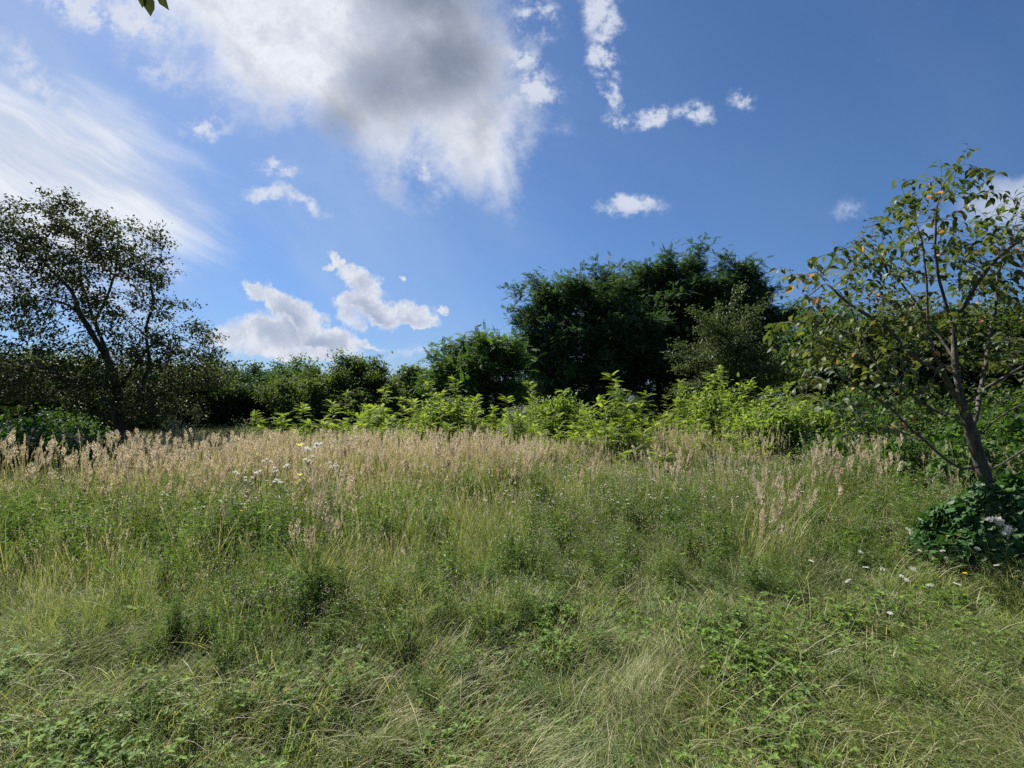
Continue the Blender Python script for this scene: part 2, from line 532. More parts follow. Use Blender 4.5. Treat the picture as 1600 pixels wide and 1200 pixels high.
LEAF1 = T([(0, 0, 0), (.30, .5, .06), (0, 1, -.1), (-.30, .5, .06)], [(0, 1, 2, 3)])
LEAF2 = T([(0, 0, 0), (0, .5, -.02), (0, 1, -.22), (.26, .3, .07), (.24, .68, .0), (-.26, .3, .07), (-.24, .68, .0)],
          [(0, 3, 4, 1), (0, 1, 6, 5)], [(1, 4, 2), (1, 2, 6)])
LEAFR = T([(0, 0, 0), (0, .5, -.04), (0, 1, -.16), (.42, .12, .06), (.46, .5, .04), (.2, .85, -.06), (-.42, .12, .06), (-.46, .5, .04), (-.2, .85, -.06)],
          [(0, 3, 4, 1), (1, 4, 5, 2), (0, 1, 7, 6), (1, 2, 8, 7)])
LANCE = T([(0, 0, 0), (.13, .35, .04), (.09, .75, -.04), (0, 1, -.16), (-.09, .75, -.04), (-.13, .35, .04)], [(0, 1, 2, 3), (0, 3, 4, 5)])


def pinnate(pairs=7, lw=.2, ll=.24, arch=.35, end=True, cut=1.0):
    v, q = [], []
    def pos(t):
        return np.array([0, t, -arch * t * t])
    for k in range(pairs * 2 + (1 if end else 0)):
        if k == pairs * 2:
            t, dr = 1.0, np.array([0, 1, -arch * 2])
        else:
            t = 0.22 + 0.78 * (k // 2) / pairs
            dr = np.array([(1 if k % 2 else -1) * 1.0, 0.35, -.35])
        dr = dr / np.linalg.norm(dr)
        p = pos(t)
        sd_ = np.cross(dr, (0, 0, 1)); sd_ /= np.linalg.norm(sd_)
        b = len(v)
        v += [p, p + dr * ll * .5 + sd_ * lw * .5 + (0, 0, .02), p + dr * ll, p + dr * ll * .5 - sd_ * lw * .5 + (0, 0, .02)]
        q.append((b, b + 1, b + 2, b + 3))
    b = len(v)
    w = .012
    for t in (0, .35, .7, 1):
        p = pos(t)
        v += [p + (w, 0, 0), p - (w, 0, 0)]
    for k in range(3):
        q.append((b + 2 * k, b + 2 * k + 1, b + 2 * k + 3, b + 2 * k + 2))
    return T(v, q)


PINN = pinnate(8, .095, .20, .45)
PINN_FAR = pinnate(5, .16, .26, .22)


def rdir(rng, n, zlo=-1.0, zhi=1.0):
    z = rng.uniform(zlo, zhi, n); a = rng.uniform(0, 2 * np.pi, n)
    r = np.sqrt(1 - z * z)
    return np.stack([r * np.cos(a), r * np.sin(a), z], -1)


def tube(mb, pts, rad, sides=6, a=0.0, mi=0):
    pts = np.asarray(pts, float); rad = np.broadcast_to(np.asarray(rad, float), (len(pts),))
    n = len(pts)
    tg = np.gradient(pts, axis=0)
    tg = norm(tg)
    ref = np.array([0.31, 0.17, 0.93]) if abs(tg[0][2]) < .9 else np.array([1.0, 0.1, 0])
    x = norm(np.cross(tg, ref)); y = np.cross(tg, x)
    th = np.arange(sides) / sides * 2 * np.pi
    v = pts[:, None] + rad[:, None, None] * (np.cos(th)[None, :, None] * x[:, None] + np.sin(th)[None, :, None] * y[:, None])
    i = np.arange(n - 1)[:, None] * sides; k = np.arange(sides)[None]
    k2 = (k + 1) % sides
    q = np.stack([i + k, i + k2, i + sides + k2, i + sides + k], -1).reshape(-1, 4)
    mb.add(v.reshape(-1, 3), q, a=a, mi=mi)


# ------------------------------------------------------------------ trees by space colonisation
def in_ellipsoids(rng, ells, n):
    vol = np.array([e[3] * e[4] * e[5] for e in ells]); vol = vol / vol.sum()
    k = rng.choice(len(ells), n, p=vol)
    E = np.array(ells)[k]
    p = rdir(rng, n) * (rng.uniform(0.12, 1, n) ** (1 / 2.4))[:, None]
    return E[:, :3] + p * E[:, 3:6]


def pxe(cx, cy, d, rx, ry, rd=None):
    """ellipsoid whose outline from the photo's place is (cx, cy, rx, ry) pixels, at distance d"""
    c = at(cx, cy, d)
    a, b = rx / F * d, ry / F * d
    return (c[0], c[1], c[2], a, rd if rd is not None else a, b)


def grow(rng, guides, att, step, infl, kill, iters=80):
    """guides: polylines (k,3), the first starts at the base; returns positions and parents"""
    pos, par = [], []
    def addline(pl, parent):
        pl = np.asarray(pl, float)
        if parent is None:
            pos.append(pl[0]); par.append(-1); parent = 0
        for a, b in zip(pl[:-1], pl[1:]):
            k = max(1, int(np.ceil(np.linalg.norm(b - a) / step)))
            for j in range(1, k + 1):
                p = a + (b - a) * j / k + rng.normal(0, step * .06, 3)
                pos.append(p); par.append(parent); parent = len(pos) - 1
    for g in guides:
        if not pos:
            addline(g, None)
        else:
            P0 = np.array(pos)
            j = int(np.argmin(((P0 - g[0]) ** 2).sum(1)))
            addline(g, j)
    A = np.array(att)
    P_ = np.array(pos)
    D2 = ((A[:, None] - P_[None]) ** 2).sum(-1)
    near = D2.argmin(1); dist = np.sqrt(D2.min(1))
    alive = dist > kill
    for _ in range(iters):
        m = alive & (dist < infl)
        if not m.any():
            if not alive.any():
                break
            infl *= 1.5
            if infl > 40:
                break
            continue
        idx = near[m]
        dr = norm(A[m] - np.array(pos)[idx])
        u, inv = np.unique(idx, return_inverse=True)
        acc = np.zeros((len(u), 3)); np.add.at(acc, inv, dr)
        acc = norm(acc + rng.normal(0, .12, acc.shape))
        base = len(pos)
        newp = np.array(pos)[u] + acc * step
        pos.extend(list(newp)); par.extend([int(x) for x in u])
        d2 = ((A[:, None] - newp[None]) ** 2).sum(-1)
        nn = d2.argmin(1); dd = np.sqrt(d2.min(1))
        b = dd < dist
        near[b] = nn[b] + base; dist[b] = dd[b]
        alive &= dist > kill
        if len(pos) > 9000:
            break
    return np.array(pos), np.array(par)


def skeleton_mesh(mb, pos, par, r_tip, expo, r_base, sides=6, cap=None):
    n = len(pos)
    kids = [[] for _ in range(n)]
    for i, p in enumerate(par):
        if p >= 0:
            kids[p].append(i)
    r = np.zeros(n)
    for i in range(n - 1, -1, -1):
        r[i] = r_tip if not kids[i] else sum(r[k] ** expo for k in kids[i]) ** (1 / expo)
    g = math.log(r_base / r_tip) / max(1e-6, math.log(r[0] / r_tip)) if r[0] > r_tip else 1
    r = r_tip * (r / r_tip) ** g
    seen = np.zeros(n, bool)
    stack = [(0, -1)]
    while stack:
        i, p = stack.pop()
        chain = [i] if p < 0 else [p, i]
        rr = [r[i]] if p < 0 else [min(r[p], r[i] * 1.15), r[i]]
        j = i
        while kids[j]:
            k = sorted(kids[j], key=lambda x: -r[x])
            for o in k[1:]:
                stack.append((o, j))
            j = k[0]
            chain.append(j); rr.append(r[j])
        if len(chain) > 1:
            P_ = pos[chain].copy()
            if len(P_) > 3:
                P_[1:-1] = P_[1:-1] * .5 + (P_[:-2] + P_[2:]) * .25
            rr[-1] *= .5
            s_ = sides if max(rr) > r_tip * 3.5 else (4 if max(rr) > r_tip * 1.8 else 3)
            tube(mb, P_, rr, s_)
    return r, kids


def tree(name, label, cat, base, guides, ells, natt, step, infl, kill, r_base, r_tip, leaf, nleaf, crad, lsize, lm, bark='bark_dark', group=None,
         seed=1, droop=0.2, outward=0.5, tipr=2.2, vbias=None, flat=0.0, expo=2.3, drop=0.0, sides=7, up=1.0, vlo=0.0, shoots=0, slen=.8, sn=4):
    rng = np.random.default_rng(seed)
    base = np.array(base, float)
    t_ = thing(name, base, label, cat, group)
    att = in_ellipsoids(rng, ells, natt)
    att = att[att[:, 2] > base[2] + .2]
    pos, par = grow(rng, guides, att, step, infl, kill)
    if shoots:
        # long outer shoots that break up the outline
        haskid = np.zeros(len(pos), bool); haskid[par[par >= 0]] = True
        tp = np.where(~haskid)[0]
        cc = np.array([np.median(pos[:, 0]), np.median(pos[:, 1]), np.quantile(pos[:, 2], .35)])
        ext = norm(pos[tp] - cc); rad_ = np.linalg.norm((pos[tp] - cc) / (pos.std(0) + .1), axis=1)
        w = np.clip(rad_ - np.quantile(rad_, .45), 0, None) ** 1.0 + 1e-6
        pick = rng.choice(tp, min(shoots, int((w > 1e-5).sum())), replace=False, p=w / w.sum())
        P_, Q_ = list(pos), list(par)
        for i in pick:
            d = norm(norm(pos[i] - cc) * .7 + norm(pos[i] - pos[par[i]]) * .5 + rng.normal(0, .28, 3) + np.array([0, 0, .18]))
            L_ = slen * rng.uniform(.4, 1.0); p = pos[i]; last = i
            for _k in range(sn):
                d = norm(d + rng.normal(0, .10, 3) + np.array([0, 0, -.06]))
                p = p + d * L_ / sn
                P_.append(p); Q_.append(last); last = len(P_) - 1
        pos, par = np.array(P_), np.array(Q_)
    mb = MB()
    r, kids = skeleton_mesh(mb, pos, par, r_tip, expo, r_base, sides)
    mb.build('trunk', bark, t_, smooth=True)
    cand = np.where((r < r_tip * tipr) & (par >= 0))[0]
    if drop:
        # whole sprays left bare in patches so that the sky shows through
        ph = np.sin(pos[cand] @ np.array([2.1, 1.3, 2.7]) / max(step * 4, .3)) + rng.normal(0, .6, len(cand))
        cand = cand[ph > np.quantile(ph, drop)]
    c = np.repeat(cand, nleaf)
    n = len(c)
    dirb = norm(pos[c] - pos[par[c]])
    f = rng.uniform(0, 1, n)[:, None]
    org = pos[c] * f + pos[par[c]] * (1 - f) + rng.normal(0, crad, (n, 3)) * np.array([1, 1, .7])
    ctr = pos.mean(0)
    y = dirb * outward + rdir(rng, n) * .9 + np.array([0, 0, -droop])
    y[:, 2] *= (1 - flat)
    upv = norm(np.array([0, 0, up]) + rdir(rng, n) * .6)
    fr = frames(y, upv)
    v = vlo + (1 - vlo) * rng.beta(2, 2.4, n)
    lone = rng.uniform(0, 1, len(pos))
    v = np.clip(v * .7 + lone[c] * .3, 0, 1)
    if vbias is not None:
        v = np.clip(v + vbias(org), 0, 1)
    mb = MB()
    print(name, n, 'leaves'); mb.scatter(leaf, org, fr, lsize * rng.uniform(.65, 1.25, n), a=v)
    mb.build('crown', lm, t_)
    return t_, pos, par, r


# ------------------------------------------------------------------ ground
def vnoise(x, y, s, seed=0):
    """smooth value noise, 0..1"""
    x = np.asarray(x, float) / s + seed * 17.3; y = np.asarray(y, float) / s + seed * 9.1
    xi, yi = np.floor(x).astype(np.int64), np.floor(y).astype(np.int64)
    fx, fy = x - xi, y - yi
    fx, fy = fx * fx * (3 - 2 * fx), fy * fy * (3 - 2 * fy)
    def h(a, b):
        n = (a * 374761393 + b * 668265263 + seed * 1442695) & 0x7fffffff
        n = ((n ^ (n >> 13)) * 1274126177) & 0x7fffffff
        return ((n ^ (n >> 16)) & 0xffff) / 65535.0
    return (h(xi, yi) * (1 - fx) + h(xi + 1, yi) * fx) * (1 - fy) + (h(xi, yi + 1) * (1 - fx) + h(xi + 1, yi + 1) * fx) * fy


def gz(x, y):
    x = np.asarray(x, float); y = np.asarray(y, float)
    return (vnoise(x, y, 1.3, 3) - .5) * .15 + (vnoise(x, y, .5, 5) - .5) * .07 + .34 * np.exp(-(((x - 4.3) / 1.5) ** 2 + ((y - 5.0) / 1.6) ** 2))


def axis(lo, hi, fine_lo, fine_hi, st, coarse):
    a = np.arange(fine_lo, fine_hi, st)
    l_ = [fine_lo]; s_ = st
    while l_[-1] > lo:
        s_ = min(s_ * 1.35, coarse); l_.append(l_[-1] - s_)
    r_ = [a[-1]]; s_ = st
    while r_[-1] < hi:
        s_ = min(s_ * 1.35, coarse); r_.append(r_[-1] + s_)
    return np.concatenate([l_[::-1][:-1], a, r_[1:]])


gx = axis(-400, 400, -9, 9, .16, 40); gy = axis(-60, 600, -2, 14, .16, 40)
X, Y = np.meshgrid(gx, gy)
Z = gz(X, Y)
mb = MB()
nx, ny = len(gx), len(gy)
i = (np.arange(ny - 1)[:, None] * nx + np.arange(nx - 1)[None]).ravel()
mb.add(np.stack([X, Y, Z], -1).reshape(-1, 3), np.stack([i, i + 1, i + nx + 1, i + nx], -1))
gm, n_, l_ = new_mat('meadow_soil')
t1 = n_.new('ShaderNodeTexNoise'); t1.inputs['Scale'].default_value = 9; t1.inputs['Detail'].default_value = 8
g_ = n_.new('ShaderNodeNewGeometry'); l_.new(g_.outputs['Position'], t1.inputs['Vector'])
l_.new(ramp(n_, l_, t1.outputs['Fac'], [(.3, (.028, .030, .014)), (.5, (.050, .060, .022)), (.7, (.12, .10, .055))]), n_['Principled BSDF'].inputs['Base Color'])
n_['Principled BSDF'].inputs['Roughness'].default_value = .95
tag(mb.build('ground', gm, smooth=True), kind='structure')

# ------------------------------------------------------------------ grass
PROTO = bpy.data.collections.new("grass_prototypes")          # not linked to the scene: only the sources of the grass instances


def blades(mb, rng, n, rad, h, w, lean=(0.1, 0.5), bend=(0.4, 1.4), wind=0.0, dry=.1, seg=4, base_az=None, v=None, mi=0):
    a0 = rng.uniform(0, 2 * np.pi, n); r0 = rad * np.sqrt(rng.uniform(0, 1, n))
    b = np.stack([r0 * np.cos(a0), r0 * np.sin(a0), np.full(n, -.02)], -1)
    az = rng.uniform(0, 2 * np.pi, n)
    if wind:
        az = np.where(rng.uniform(0, 1, n) < wind, rng.normal(0, .36, n), az)
    L_ = rng.uniform(h[0], h[1], n)
    W_ = rng.uniform(w[0], w[1], n)
    th0 = rng.uniform(lean[0], lean[1], n); bd = rng.uniform(bend[0], bend[1], n)
    hd = np.stack([np.cos(az), np.sin(az), np.zeros(n)], -1)
    tw = az + np.pi / 2 + rng.normal(0, .7, n)
    sd_ = np.stack([np.cos(tw), np.sin(tw), rng.normal(0, .15, n)], -1)
    p = b.copy(); V = []
    for k in range(seg + 1):
        t = k / seg
        wd = W_ * (1.0 if k == 0 else (1 - t ** 2.2)) * .5 + .0003
        V += [p - sd_ * wd[:, None], p + sd_ * wd[:, None]]
        th = th0 + bd * (t + .5 / seg) ** 1.3
        p = p + (hd * np.sin(th)[:, None] + np.array([0, 0, 1]) * np.cos(th)[:, None]) * (L_ / seg)[:, None]
    V = np.stack(V, 1)                                  # n, 2(seg+1), 3
    V[:, :, 2] = np.maximum(V[:, :, 2], -.02)
    k = 2 * (seg + 1)
    o = np.arange(n)[:, None] * k; s_ = np.arange(seg)[None] * 2
    q = np.stack([o + s_, o + s_ + 1, o + s_ + 3, o + s_ + 2], -1).reshape(-1, 4)
    vv = rng.uniform(0, 1, n) if v is None else v
    dd = np.where(rng.uniform(0, 1, n) < dry, rng.uniform(.55, 1, n), rng.uniform(0, .16, n))
    tip = np.tile(np.repeat(np.linspace(0, 1, seg + 1) ** 3 * .25, 2), n)
    mb.add(V.reshape(-1, 3), q, a=np.repeat(vv, k), d=np.clip(np.repeat(dd, k) + tip, 0, 1), mi=mi)


def stem_pts(rng, rad, h, lean, n=5):
    a = rng.uniform(0, 6.28); r = rad * math.sqrt(rng.uniform())
    az = rng.uniform(0, 6.28); l1 = rng.uniform(*lean)
    t = np.linspace(0, 1, n)
    return np.stack([r * math.cos(a) + h * np.sin(l1) * t ** 1.7 * math.cos(az), r * math.sin(a) + h * np.sin(l1) * t ** 1.7 * math.sin(az), h * t * math.cos(l1 * .7)], -1)


def thin(mb, pts, w, a, d, mi=0, rng=None):
    """a thin stem as two crossed ribbons"""
    for s_ in ((1, 0, 0), (0, 1, 0)):
        s_ = np.array(s_) * w * .5
        v = np.stack([pts - s_, pts + s_], 1).reshape(-1, 3)
        k = np.arange(len(pts) - 1) * 2
        mb.add(v, np.stack([k, k + 1, k + 3, k + 2], -1), a=a, d=d, mi=mi)


def plume(mb, rng, pts, n, L_, w0, mi, a):
    """feathery seed head along the last stretch of a stem"""
    t = rng.uniform(0, 1, n)
    e = pts[-1]; b = pts[-1] + (pts[-2] - pts[-1]) / np.linalg.norm(pts[-2] - pts[-1]) * L_
    ax = norm(e - b)
    az = rng.uniform(0, 6.28, n)
    x = norm(np.cross(ax, (0.3, .2, .9))); y = np.cross(ax, x)
    rad = np.cos(az)[:, None] * x + np.sin(az)[:, None] * y
    wd = w0 * (np.sin(np.clip(t, .04, 1) * np.pi * .93 + .12) ** .8)
    org = b + (e - b) * t[:, None]
    dr = ax * .9 + rad * .42
    fr = frames(dr, rdir(rng, n))
    mb.scatter(T([(0, 0, 0), (.13, .5, 0), (0, 1, 0), (-.13, .5, 0)], [(0, 1, 2, 3)]), org + rad * (wd * .25)[:, None], fr, wd * rng.uniform(1.1, 2.2, n), a=np.clip(a + rng.normal(0, .2, n), 0, 1), mi=mi)


def leafy(mb, rng, pts, n, size, tpl, mi, a, lo=.15, droop=.1):
    t = np.sort(rng.uniform(lo, 1, n))
    seg = t * (len(pts) - 1); k = np.minimum(seg.astype(int), len(pts) - 2); f = (seg - k)[:, None]
    org = pts[k] * (1 - f) + pts[k + 1] * f
    az = np.arange(n) * 2.4 + rng.uniform(0, 1, n)
    y = np.stack([np.cos(az), np.sin(az), rng.uniform(.1, .9, n) - droop], -1)
    fr = frames(y, np.array([0, 0, 1.0]) + rng.normal(0, .2, (n, 3)))
    mb.scatter(tpl, org, fr, size * rng.uniform(.6, 1.2, n) * (1.1 - .55 * t), a=np.clip(a + rng.normal(0, .2, n), 0, 1), mi=mi)


GM = ['grass', 'plume', 'forb', 'broad', 'grey']
KIND = {}
protos = []


def proto(kind, fn, k):
    for j in range(k):
        rng = np.random.default_rng(1000 + len(protos) * 7)
        mb = MB(); fn(mb, rng, j)
        o = mb.build('grass_tuft_%03d' % len(protos), GM, link=False)
        PROTO.objects.link(o)
        KIND.setdefault(kind, []).append(len(protos)); protos.append(o)


def f_fine(mb, rng, j):                 # fine arching meadow grass
    blades(mb, rng, 60, .11, (.12, .30), (.0020, .0042), (.05, .5), (.6, 1.9), .5, .07 + .04 * (j % 3))
def f_lodge(mb, rng, j):                # long soft blades combed over by wind and rain
    blades(mb, rng, 64, .12, (.24, .50), (.0020, .0044), (.15, .75), (.5, 1.6), .80, .10 + .07 * (j % 3), seg=6)
def f_dry(mb, rng, j):
    blades(mb, rng, 34, .12, (.16, .42), (.0014, .0030), (.2, 1.1), (.3, 1.5), .7, .95, seg=5)
def f_straw(mb, rng, j):                # long pale dead blades arching over the green
    blades(mb, rng, 9, .10, (.26, .55), (.0024, .0048), (.25, 1.0), (.6, 1.9), .5, 1.0, seg=7, v=rng.uniform(.4, 1, 9))
def f_short(mb, rng, j):                # wider short blades
    blades(mb, rng, 44, .11, (.10, .24), (.0035, .0070), (.05, .7), (.4, 1.6), .3, .05, seg=4)
def f_cover(mb, rng, j):                # clover and plantain like ground cover
    for _ in range(16):
        h = rng.uniform(.05, .16)
        p = stem_pts(rng, .11, h, (.1, .8), 3)
        thin(mb, p, .0014, .4, .1, 2)
        n = 3 if j % 2 == 0 else 4
        az = rng.uniform(0, 6.28) + np.arange(n) * 6.28 / n
        y = np.stack([np.cos(az), np.sin(az), np.full(n, .25)], -1)
        mb.scatter(LEAFR if j % 2 == 0 else LEAF2, np.repeat(p[-1:], n, 0), frames(y, np.array([0, 0, 1.0]) + rng.normal(0, .25, (n, 3))), rng.uniform(.010, .020) if j % 2 == 0 else rng.uniform(.018, .040), a=rng.uniform(0, 1, n), mi=3)
    blades(mb, rng, 30, .12, (.10, .24), (.0016, .003), dry=.12)
def f_rosette(mb, rng, j):              # upright strap leaves of dock and dandelion
    n = rng.integers(9, 16)
    az = rng.uniform(0, 6.28, n)
    y = np.stack([np.cos(az), np.sin(az), rng.uniform(.4, 1.5, n)], -1)
    mb.scatter(LEAF2, np.zeros((n, 3)) + rng.normal(0, .02, (n, 3)) * [1, 1, 0], frames(y, np.array([0, 0, 1.0])), rng.uniform(.08, .17, n), a=rng.uniform(.1, .9, n), mi=3)
    blades(mb, rng, 14, .1, (.08, .2), (.0016, .003), dry=.1)
def f_mid(mb, rng, j):                  # knee-high green grass
    blades(mb, rng, 60, .13, (.30, .62), (.0024, .0046), (.03, .35), (.2, 1.3), .4, .12, seg=5)
    for _ in range(5):
        h = rng.uniform(.45, .75); p = stem_pts(rng, .1, h, (.05, .3))
        d = rng.uniform(.4, 1)
        thin(mb, p, .0018, .6, d)
        plume(mb, rng, p, 16, .08, .010, 1, .7)
def f_forb(mb, rng, j):                 # thin leafy stems
    for _ in range(9):
        h = rng.uniform(.35, .7); p = stem_pts(rng, .13, h, (.02, .25))
        thin(mb, p, .003, .5, .15, 2)
        leafy(mb, rng, p, 22, .055 if j % 2 else .085, LANCE, 2, rng.uniform(.2, .95))
    blades(mb, rng, 26, .13, (.25, .5), (.002, .004), dry=.1, wind=.4)
def f_bloom(mb, rng, j):                # grey-green heads going to seed
    for _ in range(7):
        h = rng.uniform(.4, .72); p = stem_pts(rng, .13, h, (.02, .3))
        thin(mb, p, .0024, .5, .35, 2)
        leafy(mb, rng, p, 10, .04, LANCE, 2, .5)
        n = 14
        o = p[-1] + rng.normal(0, .035, (n, 3)) * [1, 1, .6]
        mb.scatter(LEAF1, o, frames(rdir(rng, n, 0, 1), rdir(rng, n)), rng.uniform(.008, .018, n), a=rng.uniform(0, 1, n), mi=4 if j % 2 else 1)
def f_reed(mb, rng, j):                 # tall reed grass with pale plumes
    blades(mb, rng, 34, .13, (.55, .95), (.004, .007), (.02, .22), (.2, 1.1), .4, .35, seg=5)
    for _ in range(9):
        h = rng.uniform(.74, 1.24); p = stem_pts(rng, .14, h, (.02, .22), 6)
        p[:, 0] += (np.linspace(0, 1, 6) ** 2) * .06
        thin(mb, p, .0026, rng.uniform(.3, .9), rng.uniform(.6, 1))
        plume(mb, rng, p, 60, rng.uniform(.16, .25), rng.uniform(.018, .03) if j % 2 else rng.uniform(.009, .016), 1, rng.uniform(.2, .9))
def f_reedgreen(mb, rng, j):
    blades(mb, rng, 56, .13, (.5, .92), (.004, .007), (.02, .25), (.15, 1.1), .4, .15, seg=5)
def f_reedback(mb, rng, j):             # dry stand, light
    blades(mb, rng, 26, .15, (.6, 1.0), (.004, .007), (.02, .22), (.2, .8), .4, .75, seg=4)
    for _ in range(13):
        h = rng.uniform(.78, 1.24); p = stem_pts(rng, .17, h, (.02, .2), 4)
        thin(mb, p, .004, rng.uniform(.3, .9), rng.uniform(.7, 1))
        plume(mb, rng, p, 34, rng.uniform(.18, .28), rng.uniform(.011, .020), 1, rng.uniform(.2, .9))


for kd, fn, k in (('fine', f_fine, 6), ('lodge', f_lodge, 6), ('dry', f_dry, 3), ('short', f_short, 3), ('straw', f_straw, 5), ('cover', f_cover, 4), ('rosette', f_rosette, 3),
                  ('mid', f_mid, 5), ('forb', f_forb, 6), ('bloom', f_bloom, 4), ('reed', f_reed, 6), ('reedgreen', f_reedgreen, 3), ('reedback', f_reedback, 4)):
    proto(kd, fn, k)

GN = bpy.data.node_groups.new("grass_scatter", 'GeometryNodeTree')
GN.interface.new_socket(name='Geometry', in_out='INPUT', socket_type='NodeSocketGeometry')
GN.interface.new_socket(name='Geometry', in_out='OUTPUT', socket_type='NodeSocketGeometry')
gi, go = GN.nodes.new('NodeGroupInput'), GN.nodes.new('NodeGroupOutput')
ip = GN.nodes.new('GeometryNodeInstanceOnPoints'); ci = GN.nodes.new('GeometryNodeCollectionInfo')
ci.inputs['Collection'].default_value = PROTO
ci.inputs['Separate Children'].default_value = True
ci.inputs['Reset Children'].default_value = True


def nattr(nm, ty):
    a = GN.nodes.new('GeometryNodeInputNamedAttribute'); a.data_type = ty; a.inputs['Name'].default_value = nm
    return a.outputs['Attribute']


e2r = GN.nodes.new('FunctionNodeEulerToRotation')
GL = GN.links
GL.new(gi.outputs[0], ip.inputs['Points']); GL.new(ci.outputs[0], ip.inputs['Instance'])
ip.inputs['Pick Instance'].default_value = True
GL.new(nattr('idx', 'INT'), ip.inputs['Instance Index'])
GL.new(nattr('rot', 'FLOAT_VECTOR'), e2r.inputs[0]); GL.new(e2r.outputs[0], ip.inputs['Rotation'])
GL.new(nattr('scl', 'FLOAT_VECTOR'), ip.inputs['Scale'])
GL.new(ip.outputs[0], go.inputs[0])


def scatter_obj(name, pts, idx, rot, scl, label, cat):
    me = bpy.data.meshes.new(name)
    me.vertices.add(len(pts)); me.vertices.foreach_set('co', np.asarray(pts, np.float32).ravel())
    for nm, ty, key, arr in (('idx', 'INT', 'value', np.asarray(idx, np.int32)), ('rot', 'FLOAT_VECTOR', 'vector', np.asarray(rot, np.float32).ravel()), ('scl', 'FLOAT_VECTOR', 'vector', np.asarray(scl, np.float32).ravel())):
        a = me.attributes.new(nm, ty, 'POINT'); a.data.foreach_set(key, arr)
    o = bpy.data.objects.new(name, me); COL.objects.link(o)
    md = o.modifiers.new('scatter', 'NODES'); md.node_group = GN
    return tag(o, label, cat, kind='stuff')


rg = np.random.default_rng(77)


def points(dens, y0, y1, wide=1.12, pad=.6):
    A = (y1 - y0) * 2 * (y1 * wide + pad)
    n = int(A * dens)
    y = rg.uniform(y0, y1, n); x = rg.uniform(-1, 1, n) * (y1 * wide + pad)
    k = np.abs(x) < y * wide + pad
    return x[k], y[k]


def photo_x(x, y):
    return x / y * F + 800


def lay(sets, name, label, cat):
    P_, I, Ro, Sc = [], [], [], []
    for kind, x, y, sc, sz, dirz, tilt in sets:
        n = len(x)
        P_.append(np.stack([x, y, gz(x, y)], -1)); I.append(rg.choice(KIND[kind], n))
        Ro.append(np.stack([rg.normal(0, tilt, n), rg.normal(0, tilt, n), dirz], -1))
        s1 = sc * rg.uniform(.82, 1.2, n)
        Sc.append(np.stack([s1, s1, s1 * sz], -1))
    return scatter_obj(name, np.concatenate(P_), np.concatenate(I), np.concatenate(Ro), np.concatenate(Sc), label, cat)


def flow(x, y):
    """which way the soft grass has fallen, by patches"""
    return (vnoise(x, y, 1.2, 11) - .5) * 3.4 + (vnoise(x, y, .5, 12) - .5) * 1.0 + np.where(x < .9, .7, 2.4)


def edge_near(x):
    """how far off the knee-high growth begins"""
    return 3.7 + np.where(x > 0, .18 * x, .12 * x) + (vnoise(x, x * 0, .8, 21) - .5) * 1.0


def edge_reed(x):
    """how far off the tall reed grass begins"""
    return np.interp(x, [-9, -5.5, -3, -1.5, 0, 1.2, 3, 6], [5.6, 5.8, 6.3, 6.9, 7.3, 10.5, 8.6, 11.0]) + (vnoise(x, x * 0, .7, 22) - .5) * 1.2


near, mid, tall = [], [], []
def sel(x, y, m):
    return x[m], y[m]
def rz(n):
    return rg.uniform(0, 6.28, n)

# short grass close by
x, y = points(70, .9, 6.2)
m = (y < edge_near(x) + 1.2)
x, y = sel(x, y, m)
lp = vnoise(x, y, .8, 31)
cv = vnoise(x, y, .7, 32)
lp = lp + rg.uniform(-.15, .15, len(x))
k = lp > .60
near.append(('lodge', *sel(x, y, k), .80, .95, flow(*sel(x, y, k)) + rg.normal(0, .2, k.sum()), .08))
k = (lp <= .70)
near.append(('fine', *sel(x, y, k), .8, .9, flow(*sel(x, y, k)) + rg.normal(0, 1.0, k.sum()), .1))
x, y = points(44, .9, 5.8); k = (vnoise(x, y, .5, 32) + rg.uniform(-.3, .3, len(x)) > .50) & (y < edge_near(x) + 1.0)
near.append(('cover', *sel(x, y, k), 1.0, 1.0, rz(k.sum()), .1))
x, y = points(34, .9, 5.8); k = (vnoise(x, y, .4, 35) + rg.uniform(-.3, .3, len(x)) > .50) & (y < edge_near(x) + 1.0)
near.append(('rosette', *sel(x, y, k), .8, 1.0, rz(k.sum()), .1))
x, y = points(62, .9, 6.0); k = (y < edge_near(x) + 1.2)
near.append(('short', *sel(x, y, k), 1.0, 1.0, rz(k.sum()), .1))
x, y = points(22, .9, 5.5); k = vnoise(x, y, .45, 33) + .12 * (y < 2.4) + rg.uniform(-.1, .1, len(x)) > .68
near.append(('dry', *sel(x, y, k), .85, .8, flow(*sel(x, y, k)), .15))
def patches(lst, dens):
    """extra plants round given places of the ground (photo pixels, radius in metres)"""
    X_, Y_ = [], []
    for px, py, r_ in lst:
        u, v = uv(px, py); d = EYE / -v
        n = int(dens * 3.1 * r_ * r_) + 1
        X_.append(u * d + rg.normal(0, r_ * .5, n)); Y_.append(d + rg.normal(0, r_ * .5, n))
    return np.concatenate(X_), np.concatenate(Y_)


